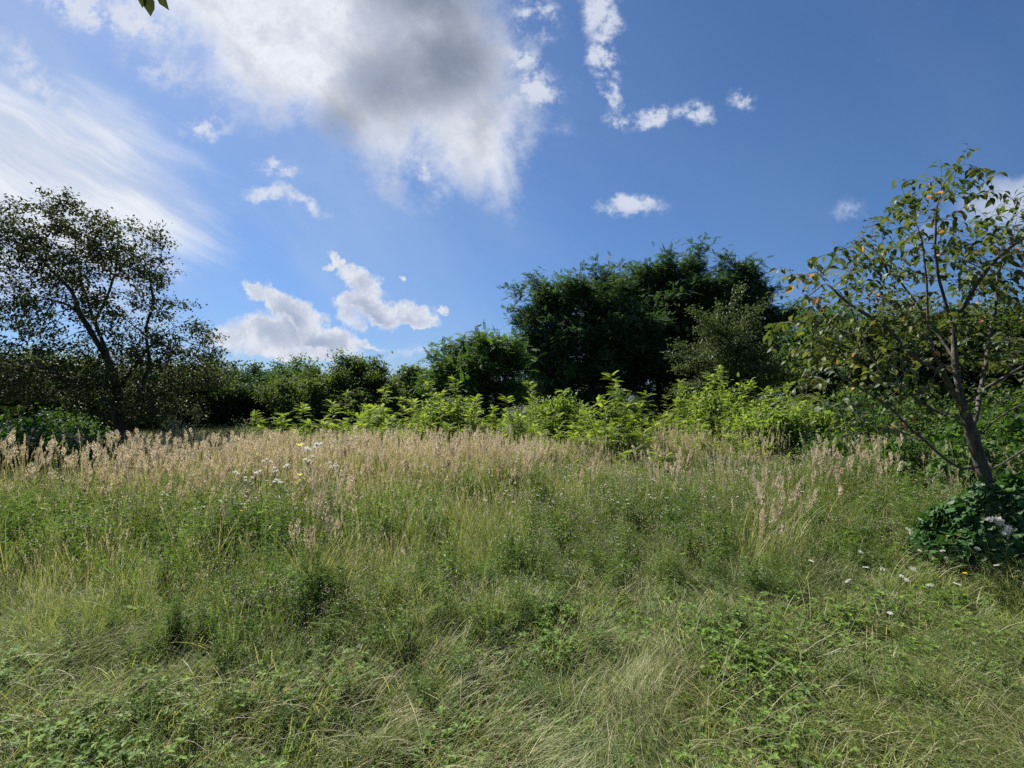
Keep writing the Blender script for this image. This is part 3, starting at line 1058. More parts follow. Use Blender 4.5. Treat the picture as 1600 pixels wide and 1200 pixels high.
x, y = patches([(800, 950, .32), (870, 985, .25), (430, 1095, .22), (560, 900, .4), (640, 930, .35), (460, 925, .3), (1160, 1060, .35), (1010, 900, .3), (760, 1000, .25), (380, 905, .3)], 60)
near.append(('cover', x, y, 1.05, 1.15, rz(len(x)), .15))
x, y = patches([(570, 890, .45), (500, 945, .35), (1150, 1060, .4), (700, 1010, .25), (1000, 950, .35), (850, 930, .3), (1290, 900, .3)], 60)
near.append(('rosette', x, y, .85, 1.1, rz(len(x)), .12))
x, y = patches([(430, 1130, .3), (330, 1120, .25), (700, 1080, .3), (1000, 1120, .35), (1130, 1140, .3), (720, 1180, .35), (170, 1010, .2), (1250, 1060, .25), (80, 1150, .3)], 38)
near.append(('dry', x, y, 1.0, .95, flow(x, y) + rg.normal(0, .25, len(x)), .12))
x, y = points(15, .9, 7.0)
near.append(('straw', x, y, .85, 1.0, flow(x, y) + rg.normal(0, .6, len(x)), .1))
x, y = points(17, 1.2, 5.8); k = (vnoise(x, y, .6, 36) + rg.uniform(-.3, .3, len(x)) > .45) & (y < edge_near(x) + 1)
near.append(('forb', *sel(x, y, k), .48, .8, rz(k.sum()), .15))
lay(near, 'meadow_grass', 'short green meadow grass with clover, fallen over in tufts in the foreground', 'grass')

# knee-high grass and leafy herbs
x, y = points(42, 3.0, 12.0)
en, er = edge_near(x), edge_reed(x)
h = np.clip((y - en) / 1.8, 0, 1)
k = (y > en - .3) & ((y < er + 2.0) | (x / y > .56))
x, y, h = x[k], y[k], h[k]
t = vnoise(x, y, .9, 41) + rg.uniform(-.22, .22, len(x))
for kd, mm in (('mid', t < .42), ('forb', (t >= .36) & (t < .68)), ('bloom', t >= .60)):
    mid.append((kd, x[mm], y[mm], np.minimum(.60 + .42 * h[mm], 1.02), np.where(y[mm] > 7.5, .92, 1.0), rz(mm.sum()), .1))
x, y = points(20, 3.4, 9.0); k = (y > edge_near(x)) & (y < edge_reed(x) + 1.0); x, y = sel(x, y, k)
mid.append(('fine', x, y, 1.3, 1.1, rz(len(x)), .1))
lay(mid, 'tall_meadow_herbs', 'knee-high green grass and leafy herbs in the middle of the meadow', 'meadow herbs')

# tall reed grass
x, y = points(30, 4.2, 9.5)
er = edge_reed(x)
k = (y > er) & ((vnoise(x, y, .5, 51) > .35) | (y > er + .8)) & (x / y < .60 + .06 * vnoise(x, y, .5, 58))
x, y = sel(x, y, k)
k = (photo_x(x, y) > 400) | (rg.uniform(0, 1, len(x)) < .60)
x, y = sel(x, y, k)
pxx = photo_x(x, y)
gr = (rg.uniform(0, 1, len(x)) < .20 + .4 * (vnoise(x, y, .8, 57) > .62) + .25 * (x > 1))
hs = np.interp(pxx, [0, 300, 420, 740, 800, 1000, 1050, 1300, 1600], [.92, .90, .86, .90, .84, .84, .94, .84, .7]) * (1.04 - .03 * (y - 5))
tall.append(('reed', x[~gr], y[~gr], 1.0, hs[~gr], rg.normal(0, .5, (~gr).sum()), .05))
tall.append(('reedgreen', x[gr], y[gr], 1.0, .9, rz(gr.sum()), .05))
x, y = points(17, 9.3, 13.5, 1.1)
k = (y < 10.5 + 3 * vnoise(x, y, 2, 52)) & (x / y < .58)
x, y = sel(x, y, k)
pxx = photo_x(x, y)
hs = np.interp(pxx, [0, 300, 420, 740, 800, 1000, 1050, 1300, 1600], [.68, .72, .74, .74, .66, .68, .84, .78, .7])
tall.append(('reedback', x, y, 1.0, hs, rg.normal(0, .5, len(x)), .05))
lay(tall, 'reed_grass', 'tall pale reed grass with feathery tan plumes across the meadow', 'reed grass')
# scattered plumes standing in the green part
x, y = points(3.4, 3.9, 9.5); k = (y > edge_near(x) + .3) & (y < edge_reed(x) + .3) & (vnoise(x, y, 1.1, 55) > .45)
x, y = sel(x, y, k)
lay([('reed', x, y, .8, .95, rg.normal(0, .5, len(x)), .08)], 'seeding_grass', 'scattered pale seed heads standing above the green herbs', 'grass')
# rough ground cover under and behind the trees, to the far edge
x = rg.uniform(-34, 38, 7200); y = 11.5 + 35 * rg.uniform(0, 1, 7200) ** 1.5
lay([('reedgreen', x, y, 1.0, .5, rz(len(x)), .1)], 'rough_grass', 'rough green grass on the shaded ground behind the shrubs', 'grass')


# ------------------------------------------------------------------ left tree (apple like, dark against the light)
def PL(d, *pp):
    """polyline through photo pixels (px, py[, extra distance])"""
    return [at(p[0], p[1], d + (p[2] if len(p) > 2 else 0)) for p in pp]


D = 12.0
bx = at(187, 672, D); b0 = (bx[0], D, float(gz(bx[0], D)) - .1)
tree('wild_apple_tree', 'open dark-leaved tree with a forked trunk standing alone at the left of the meadow', 'tree', b0,
     [[np.array(b0)] + PL(D, (187, 672), (183, 610), (178, 584), (160, 548, -.2), (147, 526, -.3), (121, 485, -.4), (114, 456, -.5), (90, 432, -.5), (60, 400, -.3)),
      PL(D, (121, 485, -.4), (100, 474), (73, 467, .4), (40, 456, .7), (-5, 452, 1)),
      PL(D, (183, 610), (150, 606, .3), (110, 592, .7), (70, 580, .9), (20, 572, 1.2)),
      PL(D, (178, 584), (162, 540, .4), (147, 500, .6), (165, 471, .8), (180, 427, .9), (183, 390, .8), (186, 355, .6)),
      PL(D, (147, 500, .6), (128, 440, .9), (118, 390, 1.0), (116, 345, .9)),
      PL(D, (183, 610), (205, 580, -.4), (230, 545, -.6), (260, 520, -.7), (300, 530, -.8)),
      PL(D, (187, 650), (222, 630, -.2), (257, 612, -.4), (312, 598, -.6), (340, 590, -.7)),
      PL(D, (187, 668), (208, 650, .2), (222, 600, .5), (235, 565, .8), (226, 520, .8), (240, 470, .6), (232, 425, .5))],
     [pxe(20, 370, D, 48, 36, 1.0), pxe(62, 345, D, 34, 30, .9), pxe(118, 345, D, 30, 34, .9), pxe(105, 395, D, 60, 36, 1.3), pxe(180, 375, D, 34, 34, 1.0), pxe(228, 385, D, 28, 36, .8),
      pxe(40, 420, D, 60, 34, 1.2), pxe(30, 500, D, 60, 30, 1.2), pxe(170, 430, D, 60, 46, 1.3), pxe(230, 420, D, 34, 36, 1.0), pxe(110, 475, D, 70, 40, 1.4), pxe(190, 500, D, 60, 40, 1.4),
      pxe(262, 480, D, 22, 26, .7), pxe(240, 550, D, 60, 40, 1.3), pxe(300, 535, D, 40, 34, 1.0), pxe(120, 560, D, 90, 38, 1.6), pxe(40, 575, D, 70, 26, 1.3),
      pxe(200, 590, D, 110, 34, 1.6), pxe(310, 588, D, 44, 24, 1.0), pxe(180, 625, D, 80, 24, 1.2), pxe(345, 585, D, 26, 22, .8),
      pxe(150, 590, D, 110, 36, 1.6), pxe(250, 570, D, 80, 36, 1.3), pxe(110, 620, D, 100, 24, 1.4), pxe(300, 570, D, 50, 30, 1.0), pxe(220, 640, D, 90, 26, 1.3)],
     3100, .17, 1.4, .22, .125, .0048, LEAF1, 20, .10, .082, 'apple', seed=5, droop=.1, outward=.4, tipr=1.75, drop=.18, expo=2.25, shoots=260, slen=.34, sn=3)

# ------------------------------------------------------------------ right tree (cherry, close)
D = 4.5
bx = at(1539, 744, D); b0 = (bx[0] + .02, D, float(gz(bx[0], D)) - .05)


def cherry():
    rng = np.random.default_rng(12)
    t_ = thing('cherry_tree', b0, 'nearest tree at the right edge with drooping pointed leaves, a few orange', 'tree')
    guides = [[np.array(b0)] + PL(D, (1539, 738), (1521, 688), (1507, 642), (1500, 610), (1491, 560, .05), (1489, 505, .1), (1475, 464, .1), (1466, 427, .05), (1461, 367), (1462, 322), (1475, 285, -.05), (1505, 252, -.1)),
              PL(D, (1507, 642), (1490, 612, -.15), (1475, 583, -.25), (1456, 541, -.35), (1450, 486, -.4), (1446, 422, -.4), (1440, 375, -.4), (1425, 335, -.35)),
              PL(D, (1521, 670), (1535, 600, .25), (1544, 541, .35), (1555, 486, .45), (1560, 430, .5), (1570, 380, .5)),
              PL(D, (1507, 635), (1540, 606, -.15), (1570, 590, -.25), (1600, 571, -.3), (1660, 545, -.3)),
              PL(D, (1525, 690), (1540, 668, -.2), (1557, 653, -.3), (1589, 635, -.35), (1650, 610, -.4)),
              PL(D, (1545, 742), (1575, 735, -.25), (1605, 720, -.35), (1660, 690, -.4)),
              PL(D, (1550, 735), (1572, 722, .15), (1600, 702, .3), (1650, 660, .5)),
              PL(D, (1510, 655), (1470, 647, .1), (1420, 615, .25), (1383, 587, .35), (1356, 546, .45), (1333, 491, .5), (1318, 440, .5)),
              PL(D, (1535, 728), (1502, 734, -.2), (1470, 711, -.35), (1429, 674, -.45), (1392, 638, -.5), (1340, 605, -.55), (1290, 560, -.5), (1262, 500, -.4)),
              PL(D, (1475, 583, -.25), (1430, 560, -.3), (1400, 525, -.3), (1365, 500, -.2), (1320, 470, -.1), (1290, 440, 0), (1268, 410, 0)),
              PL(D, (1429, 674, -.45), (1380, 668, -.6), (1330, 640, -.6), (1280, 625, -.5)),
              PL(D, (1491, 560, .05), (1450, 500, .3), (1415, 450, .4), (1385, 410, .4), (1340, 370, .3)),
              PL(D, (1456, 541, -.35), (1400, 480, -.5), (1350, 450, -.6)),
              PL(D, (1489, 505, .1), (1530, 440, -.2), (1560, 400, -.3), (1600, 370, -.3), (1650, 340, -.2))]
    ells = [pxe(1450, 335, D, 60, 46, .5), pxe(1565, 345, D, 60, 46, .5), pxe(1340, 390, D, 34, 30, .3), pxe(1500, 290, D, 50, 48, .35), pxe(1545, 290, D, 22, 22, .2), pxe(1440, 350, D, 50, 50, .5), pxe(1540, 390, D, 75, 50, .6), pxe(1400, 420, D, 75, 60, .7), pxe(1320, 400, D, 34, 40, .4),
            pxe(1280, 440, D, 50, 50, .5), pxe(1480, 450, D, 90, 70, .8), pxe(1580, 450, D, 70, 70, .8), pxe(1340, 500, D, 80, 60, .7), pxe(1260, 520, D, 45, 45, .5), pxe(1430, 550, D, 90, 70, .8),
            pxe(1320, 590, D, 85, 60, .7), pxe(1560, 560, D, 80, 60, .8), pxe(1400, 640, D, 80, 44, .7), pxe(1500, 620, D, 60, 40, .6), pxe(1660, 400, D, 100, 100, .9), pxe(1680, 560, D, 100, 80, .9), pxe(1330, 670, D, 60, 28, .4)]
    att = in_ellipsoids(rng, ells, 960)
    pos, par = grow(rng, guides, att, .085, .6, .115)
    mb = MB()
    r, kids = skeleton_mesh(mb, pos, par, .0020, 2.1, .052, 12)
    # long leafy shoots from the outer twigs
    tips = np.where((r < .0050) & (par >= 0))[0]
    tips = tips[rng.uniform(0, 1, len(tips)) < np.where(pos[tips, 2] < 1.9, .5, .84)]
    O, Y_, SZ, UP, AV = [], [], [], [], []
    for i in tips:
        d0 = norm(pos[i] - pos[par[i]])
        d = norm(d0 * .8 + rng.normal(0, .35, 3) + np.array([0, 0, .35]))
        n = rng.integers(3, 9); p = pos[i].copy(); pts = [p.copy()]
        s_ = rng.uniform(.028, .042)
        for k in range(n):
            d = norm(d + np.array([0, 0, -.045]) + rng.normal(0, .05, 3))
            p = p + d * s_
            pts.append(p.copy())
            side = norm(np.cross(d, (0, 0, 1)) + rng.normal(0, .2, 3)) * (1 if k % 2 else -1)
            y = norm(side * .75 + d * .55 + np.array([0, 0, -.35 - .35 * rng.uniform()]) + rng.normal(0, .18, 3))
            O.append(p + y * .018); Y_.append(y); SZ.append(rng.uniform(.056, .096)); UP.append(norm(np.array([0, 0, .9]) + d * .4 + rng.normal(0, .35, 3)))
            AV.append(rng.uniform())
            thin(mb, np.array([p, p + y * .018]), .0012, .3, 0)
        tube(mb, pts, np.linspace(.0022, .001, len(pts)), 3)
    mb.build('trunk', 'bark_grey', t_, smooth=True)
    # a pointed, keeled leaf that curves down
    ks = [0, .18, .42, .7, .88, 1.0]; ws = [.0, .17, .25, .18, .07, .0]; cz = [0, .02, .0, -.10, -.20, -.32]
    v, q = [], []
    for t, w, z in zip(ks, ws, cz):
        v += [(-w, t * .97, z + w * .22), (0, t, z), (w, t * .97, z + w * .22)]
    for k in range(5):
        b = 3 * k
        q += [(b, b + 1, b + 4, b + 3), (b + 1, b + 2, b + 5, b + 4)]
    mb = MB()
    O = np.array(O); Y_ = np.array(Y_)
    mb.scatter(T(v, q), O, frames(Y_, np.array(UP)), np.array(SZ), a=np.array(AV))
    mb.build('crown', 'cherry', t_)
    print('cherry leaves', len(O))


cherry()


# ------------------------------------------------------------------ vines under it
def vine(name, label, cx, cy, rx, ry, h, n, seed, size=.062, group=None, mat='vine', tpl=LEAFR):
    rng = np.random.default_rng(seed)
    z0 = float(gz(cx, cy))
    t_ = thing(name, (cx, cy, z0), label, 'vine', group)
    lump = rng.normal(0, 1, (40, 3)) * np.array([rx * .45, ry * .45, .1])
    mb = MB(); ml = MB()
    a = rng.uniform(0, 6.28, n); rr = np.sqrt(rng.uniform(0, 1, n))
    x = cx + rx * rr * np.cos(a); y = cy + ry * rr * np.sin(a)
    prof = np.clip(1 - rr ** 2.4, 0, 1) ** .7
    top = gz(x, y) + h * prof * (.55 + .85 * vnoise(x, y, .26, seed))
    dep = rng.uniform(0, 1, n) ** 2.2
    z = top - dep * .32 * (top - gz(x, y) + .05)
    out = np.stack([np.cos(a) * rr * 1.1, np.sin(a) * rr * 1.1, np.full(n, .55)], -1)
    y_ = norm(out * .5 + rdir(rng, n) * .6 + np.array([0, -.15, -.45]))
    O = np.stack([x, y, z], -1)
    ml.scatter(tpl, O, frames(y_, norm(out + rdir(rng, n) * .45)), size * rng.uniform(.55, 1.35, n), a=rng.beta(2, 2.5, n))
    for k in range(60):
        j = rng.integers(0, n)
        e = O[j]; b = np.array([cx + rng.normal(0, rx * .35), cy + rng.normal(0, ry * .35), 0]); b[2] = gz(b[0], b[1])
        m_ = (b + e) / 2 + np.array([rng.normal(0, .08), rng.normal(0, .08), .12])
        t = np.linspace(0, 1, 8)[:, None]
        tube(mb, b * (1 - t) ** 2 + 2 * m_ * t * (1 - t) + e * t * t, np.linspace(.006, .002, 8), 4)
    mb.build('stems', 'twig', t_, smooth=True)
    ml.build('foliage', mat, t_)


c_ = at(1575, 760, 4.35)
vine('climbing_vine', 'heap of dark broad-leaved vine wrapped round the foot of the nearest right-hand tree', c_[0] + .1, 4.25, .92, .62, .62, 5600, 3)
c_ = at(1500, 700, 6.2)
vine('bramble_bush', 'yellow-green bramble thicket seen behind the trunk of the right-hand tree', c_[0] + .5, 6.4, 1.7, .9, 1.15, 6500, 8, .06, mat='mid')


# ------------------------------------------------------------------ shrubs and trees behind
def blob_tree(name, label, cat, px, d, ells, natt, step, leaf, nleaf, crad, lsize, mat, seed, group=None, r_base=.12, stems=1, bark='bark_dark', **k):
    """a tree or bush whose crown is the union of ellipses (cx, cy, rx, ry[, ddist[, depth]]) seen at distance d"""
    rng = np.random.default_rng(seed + 900)
    x0 = at(px, 620, d)[0]
    b = np.array((x0, d, float(gz(x0, d)) - .1))
    E_ = [pxe(e[0], e[1], d + (e[4] if len(e) > 4 else 0), e[2], e[3], e[5] if len(e) > 5 else None) for e in ells]
    tops = sorted(E_, key=lambda e: -e[2])[:stems]
    mainc = np.mean([e[:3] for e in E_], 0)
    gs = []
    for s_ in range(min(stems, len(E_))):
        tc_ = np.array(tops[s_][:3]) if stems > 1 else mainc
        m_ = b + (tc_ - b) * .4 + rng.normal(0, .15, 3)
        m2 = np.array([m_[0], m_[1], b[2] + (tc_[2] - b[2]) * .45])
        gs.append([b, m2, tc_])
    return tree(name, label, cat, b, gs, E_, natt, step, 3 * step * 2.5, step * 1.3, r_base, r_base * .045, leaf, nleaf, crad, lsize, mat, bark, group, seed, **k)


G = 'dark locust trees right of centre'
lk = dict(droop=.0, outward=.4, flat=.35, tipr=1.8, sides=6, shoots=150, slen=1.7)
blob_tree('locust_tree', 'left and lowest of the big dark locust trees, its side boughs reaching out in layers', 'tree', 915, 26, [(850, 496, 34, 34), (905, 486, 60, 34), (840, 536, 30, 22), (880, 556, 70, 44), (950, 536, 60, 60), (900, 606, 76, 44), (930, 456, 30, 20), (850, 461, 14, 16), (985, 576, 40, 50), (826, 531, 18, 8), (900, 656, 80, 30)],
          1500, .36, PINN_FAR, 40, .26, .36, 'locust', 41, G, .2, 2, drop=.22, **lk)
blob_tree('locust_tree', 'tallest of the big dark locust trees, its rounded top in three humps', 'tree', 1040, 29, [(1010, 450, 44, 34), (1062, 445, 40, 30), (1040, 490, 70, 40), (1000, 520, 60, 50), (1090, 490, 50, 44), (1050, 560, 80, 50), (1120, 465, 26, 22), (970, 470, 30, 26), (1060, 610, 70, 36), (1000, 425, 12, 14), (1070, 420, 12, 12), (1040, 660, 100, 34)],
          1700, .38, PINN_FAR, 42, .28, .38, 'locust', 42, G, .26, 2, drop=.22, **lk)
blob_tree('locust_tree', 'rightmost of the big dark locust trees, one bough pointing out to the right', 'tree', 1160, 27, [(1120, 468, 34, 36), (1170, 458, 28, 18), (1190, 443, 14, 9), (1165, 493, 46, 34), (1185, 528, 40, 44), (1120, 538, 50, 50), (1180, 578, 50, 40), (1130, 598, 60, 40), (1215, 498, 16, 16), (1150, 658, 90, 30), (1130, 433, 12, 12)],
          1500, .36, PINN_FAR, 40, .26, .36, 'locust', 43, G, .22, 2, drop=.22, **lk)
blob_tree('elm_tree', 'slim paler green young tree with upswept twigs in front of the dark locusts', 'tree', 1150, 19, [(1105, 500, 10, 20), (1148, 495, 12, 26), (1130, 530, 30, 30), (1165, 530, 24, 26), (1100, 560, 30, 20), (1150, 570, 56, 34), (1120, 600, 50, 26), (1190, 590, 36, 30), (1150, 620, 60, 24)],
          900, .26, LEAF1, 60, .14, .11, 'elm', 44, None, .12, 3, tipr=2.0, outward=.8, up=.6, shoots=110, slen=1.1)
blob_tree('locust_tree', 'medium green bushy locust between the far hedge and the big dark trees', 'tree', 752, 17, [(728, 550, 22, 16), (710, 575, 34, 22), (760, 555, 40, 20), (790, 570, 30, 30), (735, 600, 60, 34), (780, 610, 44, 34), (690, 590, 16, 16), (800, 555, 12, 10), (740, 640, 60, 20)],
          900, .26, PINN_FAR, 26, .16, .28, 'mid', 45, None, .12, 3, drop=.05, **dict(lk, slen=.8, shoots=90))
blob_tree('hawthorn_bush', 'small dark round tree at the right end of the far hedge', 'tree', 655, 30, [(650, 585, 24, 14), (640, 600, 26, 16), (670, 605, 24, 20)], 360, .34, LEAF1, 130, .26, .17, 'ashy', 46, None, .12, 2)

# the far hedge of rounded thorny trees, left to right
G = 'rounded trees of the far hedge'
hz = [(40, 24, 80, 44, 590, 'far hedge tree at the left edge of the picture, behind the dark open tree', 'ashy'),
      (150, 27, 80, 40, 596, 'far hedge tree directly behind the trunk of the dark open tree', 'ashy'),
      (262, 25, 70, 36, 600, 'far hedge tree under the right boughs of the dark open tree', 'ashy'),
      (350, 30, 60, 30, 592, 'low green hedge tree right of the dark open tree', 'mid'),
      (415, 29, 52, 34, 596, 'deep green far hedge tree with a jagged top, left of the brownish one', 'locust'),
      (455, 34, 60, 34, 590, 'far hedge tree with a pale green flat top in the middle of the hedge', 'mid'),
      (497, 26, 64, 36, 608, 'brownish round far hedge tree in front of its neighbours', 'ashy'),
      (565, 28, 56, 44, 600, 'highest rounded tree of the far hedge, olive brown', 'ashy'),
      (618, 32, 44, 28, 612, 'last and lowest rounded tree at the right end of the far hedge', 'ashy')]
for i_, (px, d, rx, ry, cy, lab, mt) in enumerate(hz):
    rr_ = random.Random(i_)
    cy += 16
    el = [(px, cy + 12, rx, ry), (px - rx * .45, cy + 4, rx * .5, ry * .75), (px + rx * .4, cy + 2, rx * .45, ry * .8), (px + rx * .1, cy - ry * .3, rx * .5, ry * .55), (px, cy + 42, rx * .9, ry * .7),
          (px + rr_.uniform(-.6, .6) * rx, cy - ry * .75, rx * .22, ry * .4), (px + rr_.uniform(-.8, .8) * rx, cy - ry * .45, rx * .3, ry * .3), (px + rr_.uniform(-.9, .9) * rx, cy - ry * .6, rx * .12, ry * .35)]
    blob_tree('hedge_tree', lab, 'tree', px, d, el, 700, .34, LEAF1, 110, .27, .17, mt, 60 + i_, G, .14, 3, tipr=2.2, shoots=70, slen=1.1)

# right side, behind the cherry
G = 'trees behind the right-hand cherry'
for i_, (px, d, el, lab, mt, lf, ls) in enumerate([
        (1275, 21, [(1275, 545, 40, 36), (1300, 520, 40, 24), (1260, 590, 50, 40), (1310, 590, 50, 50)], 'dim tree just right of the dark locusts, half hidden by cherry twigs', 'mid', LEAF1, .12),
        (1380, 18, [(1370, 560, 60, 50), (1420, 530, 60, 36), (1400, 610, 70, 50)], 'brownish thicket tree behind the middle of the cherry', 'ashy', LEAF1, .12),
        (1520, 17, [(1500, 560, 70, 50), (1560, 535, 60, 44), (1530, 620, 90, 50)], 'thicket tree behind the cherry trunk', 'ashy', LEAF1, .12),
        (1660, 16, [(1650, 560, 90, 70), (1640, 640, 90, 50)], 'green thicket tree at the right edge behind the cherry', 'mid', LEAF1, .12)]):
    blob_tree('thicket_tree', lab, 'tree', px, d, el, 600, .28, lf, 80, .22, ls * 1.15, mt, 80 + i_, G, .1, 3, tipr=2.2, shoots=50, slen=.8)


# ------------------------------------------------------------------ locust sprouts
def sprout(label, px, d, topy, width, nst, seed, mat='sprout', group='bright green locust sprouts', name='locust_sprout', lsize=.30, nl=20, tpl=PINN, cat='shrub'):
    rng = np.random.default_rng(seed)
    x0 = at(px, 640, d)[0]; z0 = float(gz(x0, d))
    H = at(px, topy, d)[2] - z0
    wd = width / F * d * .5
    t_ = thing(name, (x0, d, z0), label, cat, group)
    mb, ml = MB(), MB()
    for s_ in range(nst):
        a = rng.uniform(0, 6.28); rr = math.sqrt(rng.uniform()) if s_ else 0.1
        hh = H * (1.0 if s_ == 0 else rng.uniform(.45, .97) * (1 - .30 * rr))
        b = np.array([x0 + .35 * wd * rr * math.cos(a), d + .35 * wd * rr * math.sin(a), z0 - .03])
        e = np.array([x0 + wd * rr * math.cos(a), d + wd * rr * math.sin(a), z0 + hh])
        n = 9; t = np.linspace(0, 1, n)[:, None]
        m_ = b * .5 + e * .5 + np.array([-.12 * wd * math.cos(a), -.12 * wd * math.sin(a), .1 * hh])
        pts = b * (1 - t) ** 2 + 2 * m_ * t * (1 - t) + e * t * t + np.cumsum(rng.normal(0, .012, (n, 3)), 0)
        tube(mb, pts, np.linspace(.013, .003, n) * (H / 2) ** .5, 5)
        k = int(nl * hh / 1.6)
        tt = np.clip(1 - rng.uniform(0, .9, k) ** 1.1, 0, 1)
        tt[:3] = [.99, .96, .93]
        sg = tt * (n - 1); ki = np.minimum(sg.astype(int), n - 2); f = (sg - ki)[:, None]
        org = pts[ki] * (1 - f) + pts[ki + 1] * f
        az = rng.uniform(0, 6.28, k)
        y = np.stack([np.cos(az), np.sin(az), .15 + .9 * tt ** 3 + rng.normal(0, .38, k)], -1)
        fr = frames(y, np.array([0, 0, 1.0]) + rng.normal(0, .3, (k, 3)))
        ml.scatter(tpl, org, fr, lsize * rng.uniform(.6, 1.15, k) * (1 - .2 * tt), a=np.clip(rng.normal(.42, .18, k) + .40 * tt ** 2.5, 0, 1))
    mb.build('stems', 'twig', t_, smooth=True)
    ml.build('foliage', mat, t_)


SPROUTS = [  # px, d, top y, width, stems, label
    (478, 13.0, 640, 60, 4, 'small leftmost locust sprout at the left end of the bright row'),
    (548, 12.5, 618, 70, 7, 'bright locust sprout standing first from the left in the dense row'),
    (600, 13.2, 618, 80, 8, 'bright locust sprout in front of the right end of the far hedge'),
    (632, 12.2, 632, 70, 7, 'lower locust sprout filling the front of the left part of the row'),
    (672, 12.8, 604, 80, 9, 'broad bright locust sprout below the small dark round tree'),
    (715, 12.4, 596, 76, 9, 'tall bright locust sprout below the medium green locust'),
    (760, 12.0, 640, 70, 7, 'low loose locust sprout at the gap before the big dark trees'),
    (690, 11.4, 648, 70, 6, 'low locust sprout at the front edge of the reed grass, left of the gap'),
    (828, 12.2, 604, 76, 9, 'bright locust sprout under the left bough of the big dark trees'),
    (880, 12.6, 614, 84, 9, 'yellow-green locust sprout left of the tallest sprout'),
    (963, 10.2, 588, 82, 11, 'tallest locust sprout, pointed, standing forward in the reed grass'),
    (870, 9.6, 672, 80, 7, 'low locust sprout in the reed grass left of the tallest sprout'),
    (1010, 8.8, 680, 70, 6, 'low spreading locust sprout at the foot of the tallest sprout'),
    (920, 11.8, 640, 60, 6, 'mid-height locust sprout squeezed behind the tallest sprout'),
    (1060, 13.5, 600, 90, 9, 'rounded locust sprout right of the tallest one'),
    (1110, 13.0, 590, 96, 10, 'broad locust sprout below the slim paler young tree'),
    (1165, 13.2, 600, 90, 9, 'deep green locust sprout right of the slim young tree'),
    (1190, 11.0, 618, 90, 10, 'leafy locust sprout at the right end of the bright row'),
    (1240, 10.8, 634, 90, 9, 'last locust sprout, next to the cherry twigs'),
    (1275, 12.0, 640, 80, 7, 'locust sprout half hidden behind hanging cherry twigs'),
    (22, 11.0, 640, 70, 6, 'locust sprout with arching leaves at the left edge of the picture'),
    (400, 13.0, 645, 60, 5, 'thin locust sprout right of the grey weeds'),
    (440, 13.4, 650, 50, 4, 'thin low locust sprout at the foot of the deep green hedge tree'),
    (515, 11.8, 640, 60, 6, 'low bushy locust sprout filling the left start of the dense row'),
    (572, 11.6, 642, 70, 7, 'low locust sprout standing before the reed edge, under the highest hedge tree'),
    (655, 11.4, 640, 76, 7, 'low locust sprout filling the space before the broad bright one'),
    (740, 11.6, 622, 70, 8, 'locust sprout rising before the right side of the medium green locust'),
    (792, 12.6, 628, 60, 7, 'dim locust sprout in the gap between medium and big dark trees'),
    (850, 11.2, 640, 76, 7, 'low locust sprout left in front of the yellow-green one'),
    (1015, 11.8, 622, 70, 8, 'locust sprout just behind the right side of the tallest sprout'),
    (1085, 11.6, 630, 80, 8, 'low bushy locust sprout below the foot of the slim young tree'),
    (1140, 11.4, 626, 80, 8, 'low bushy locust sprout between the slim young tree and the row end'),
    (1185, 9.4, 662, 90, 7, 'low leafy locust sprout standing in the reed grass at the right end'),
    (1085, 9.6, 668, 60, 5, 'small locust sprout alone in the reed grass right of the tallest one'),
    (905, 10.4, 650, 70, 7, 'low leafy locust sprout close to the left side of the tallest one'),
    (1130, 13.8, 580, 100, 10, 'highest broad locust sprout at the foot of the slim young tree'),
    (1225, 12.6, 602, 100, 10, 'deep locust sprout behind the right end of the bright row'),
]
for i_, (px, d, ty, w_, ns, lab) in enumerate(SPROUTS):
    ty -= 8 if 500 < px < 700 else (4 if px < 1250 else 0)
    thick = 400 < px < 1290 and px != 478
    sprout(lab, px, d, ty, w_ * (1.25 if thick else 1), int(ns * 2.3) if thick else ns + 2, 300 + i_, lsize=random.Random(i_).uniform(.18, .27), nl=74)

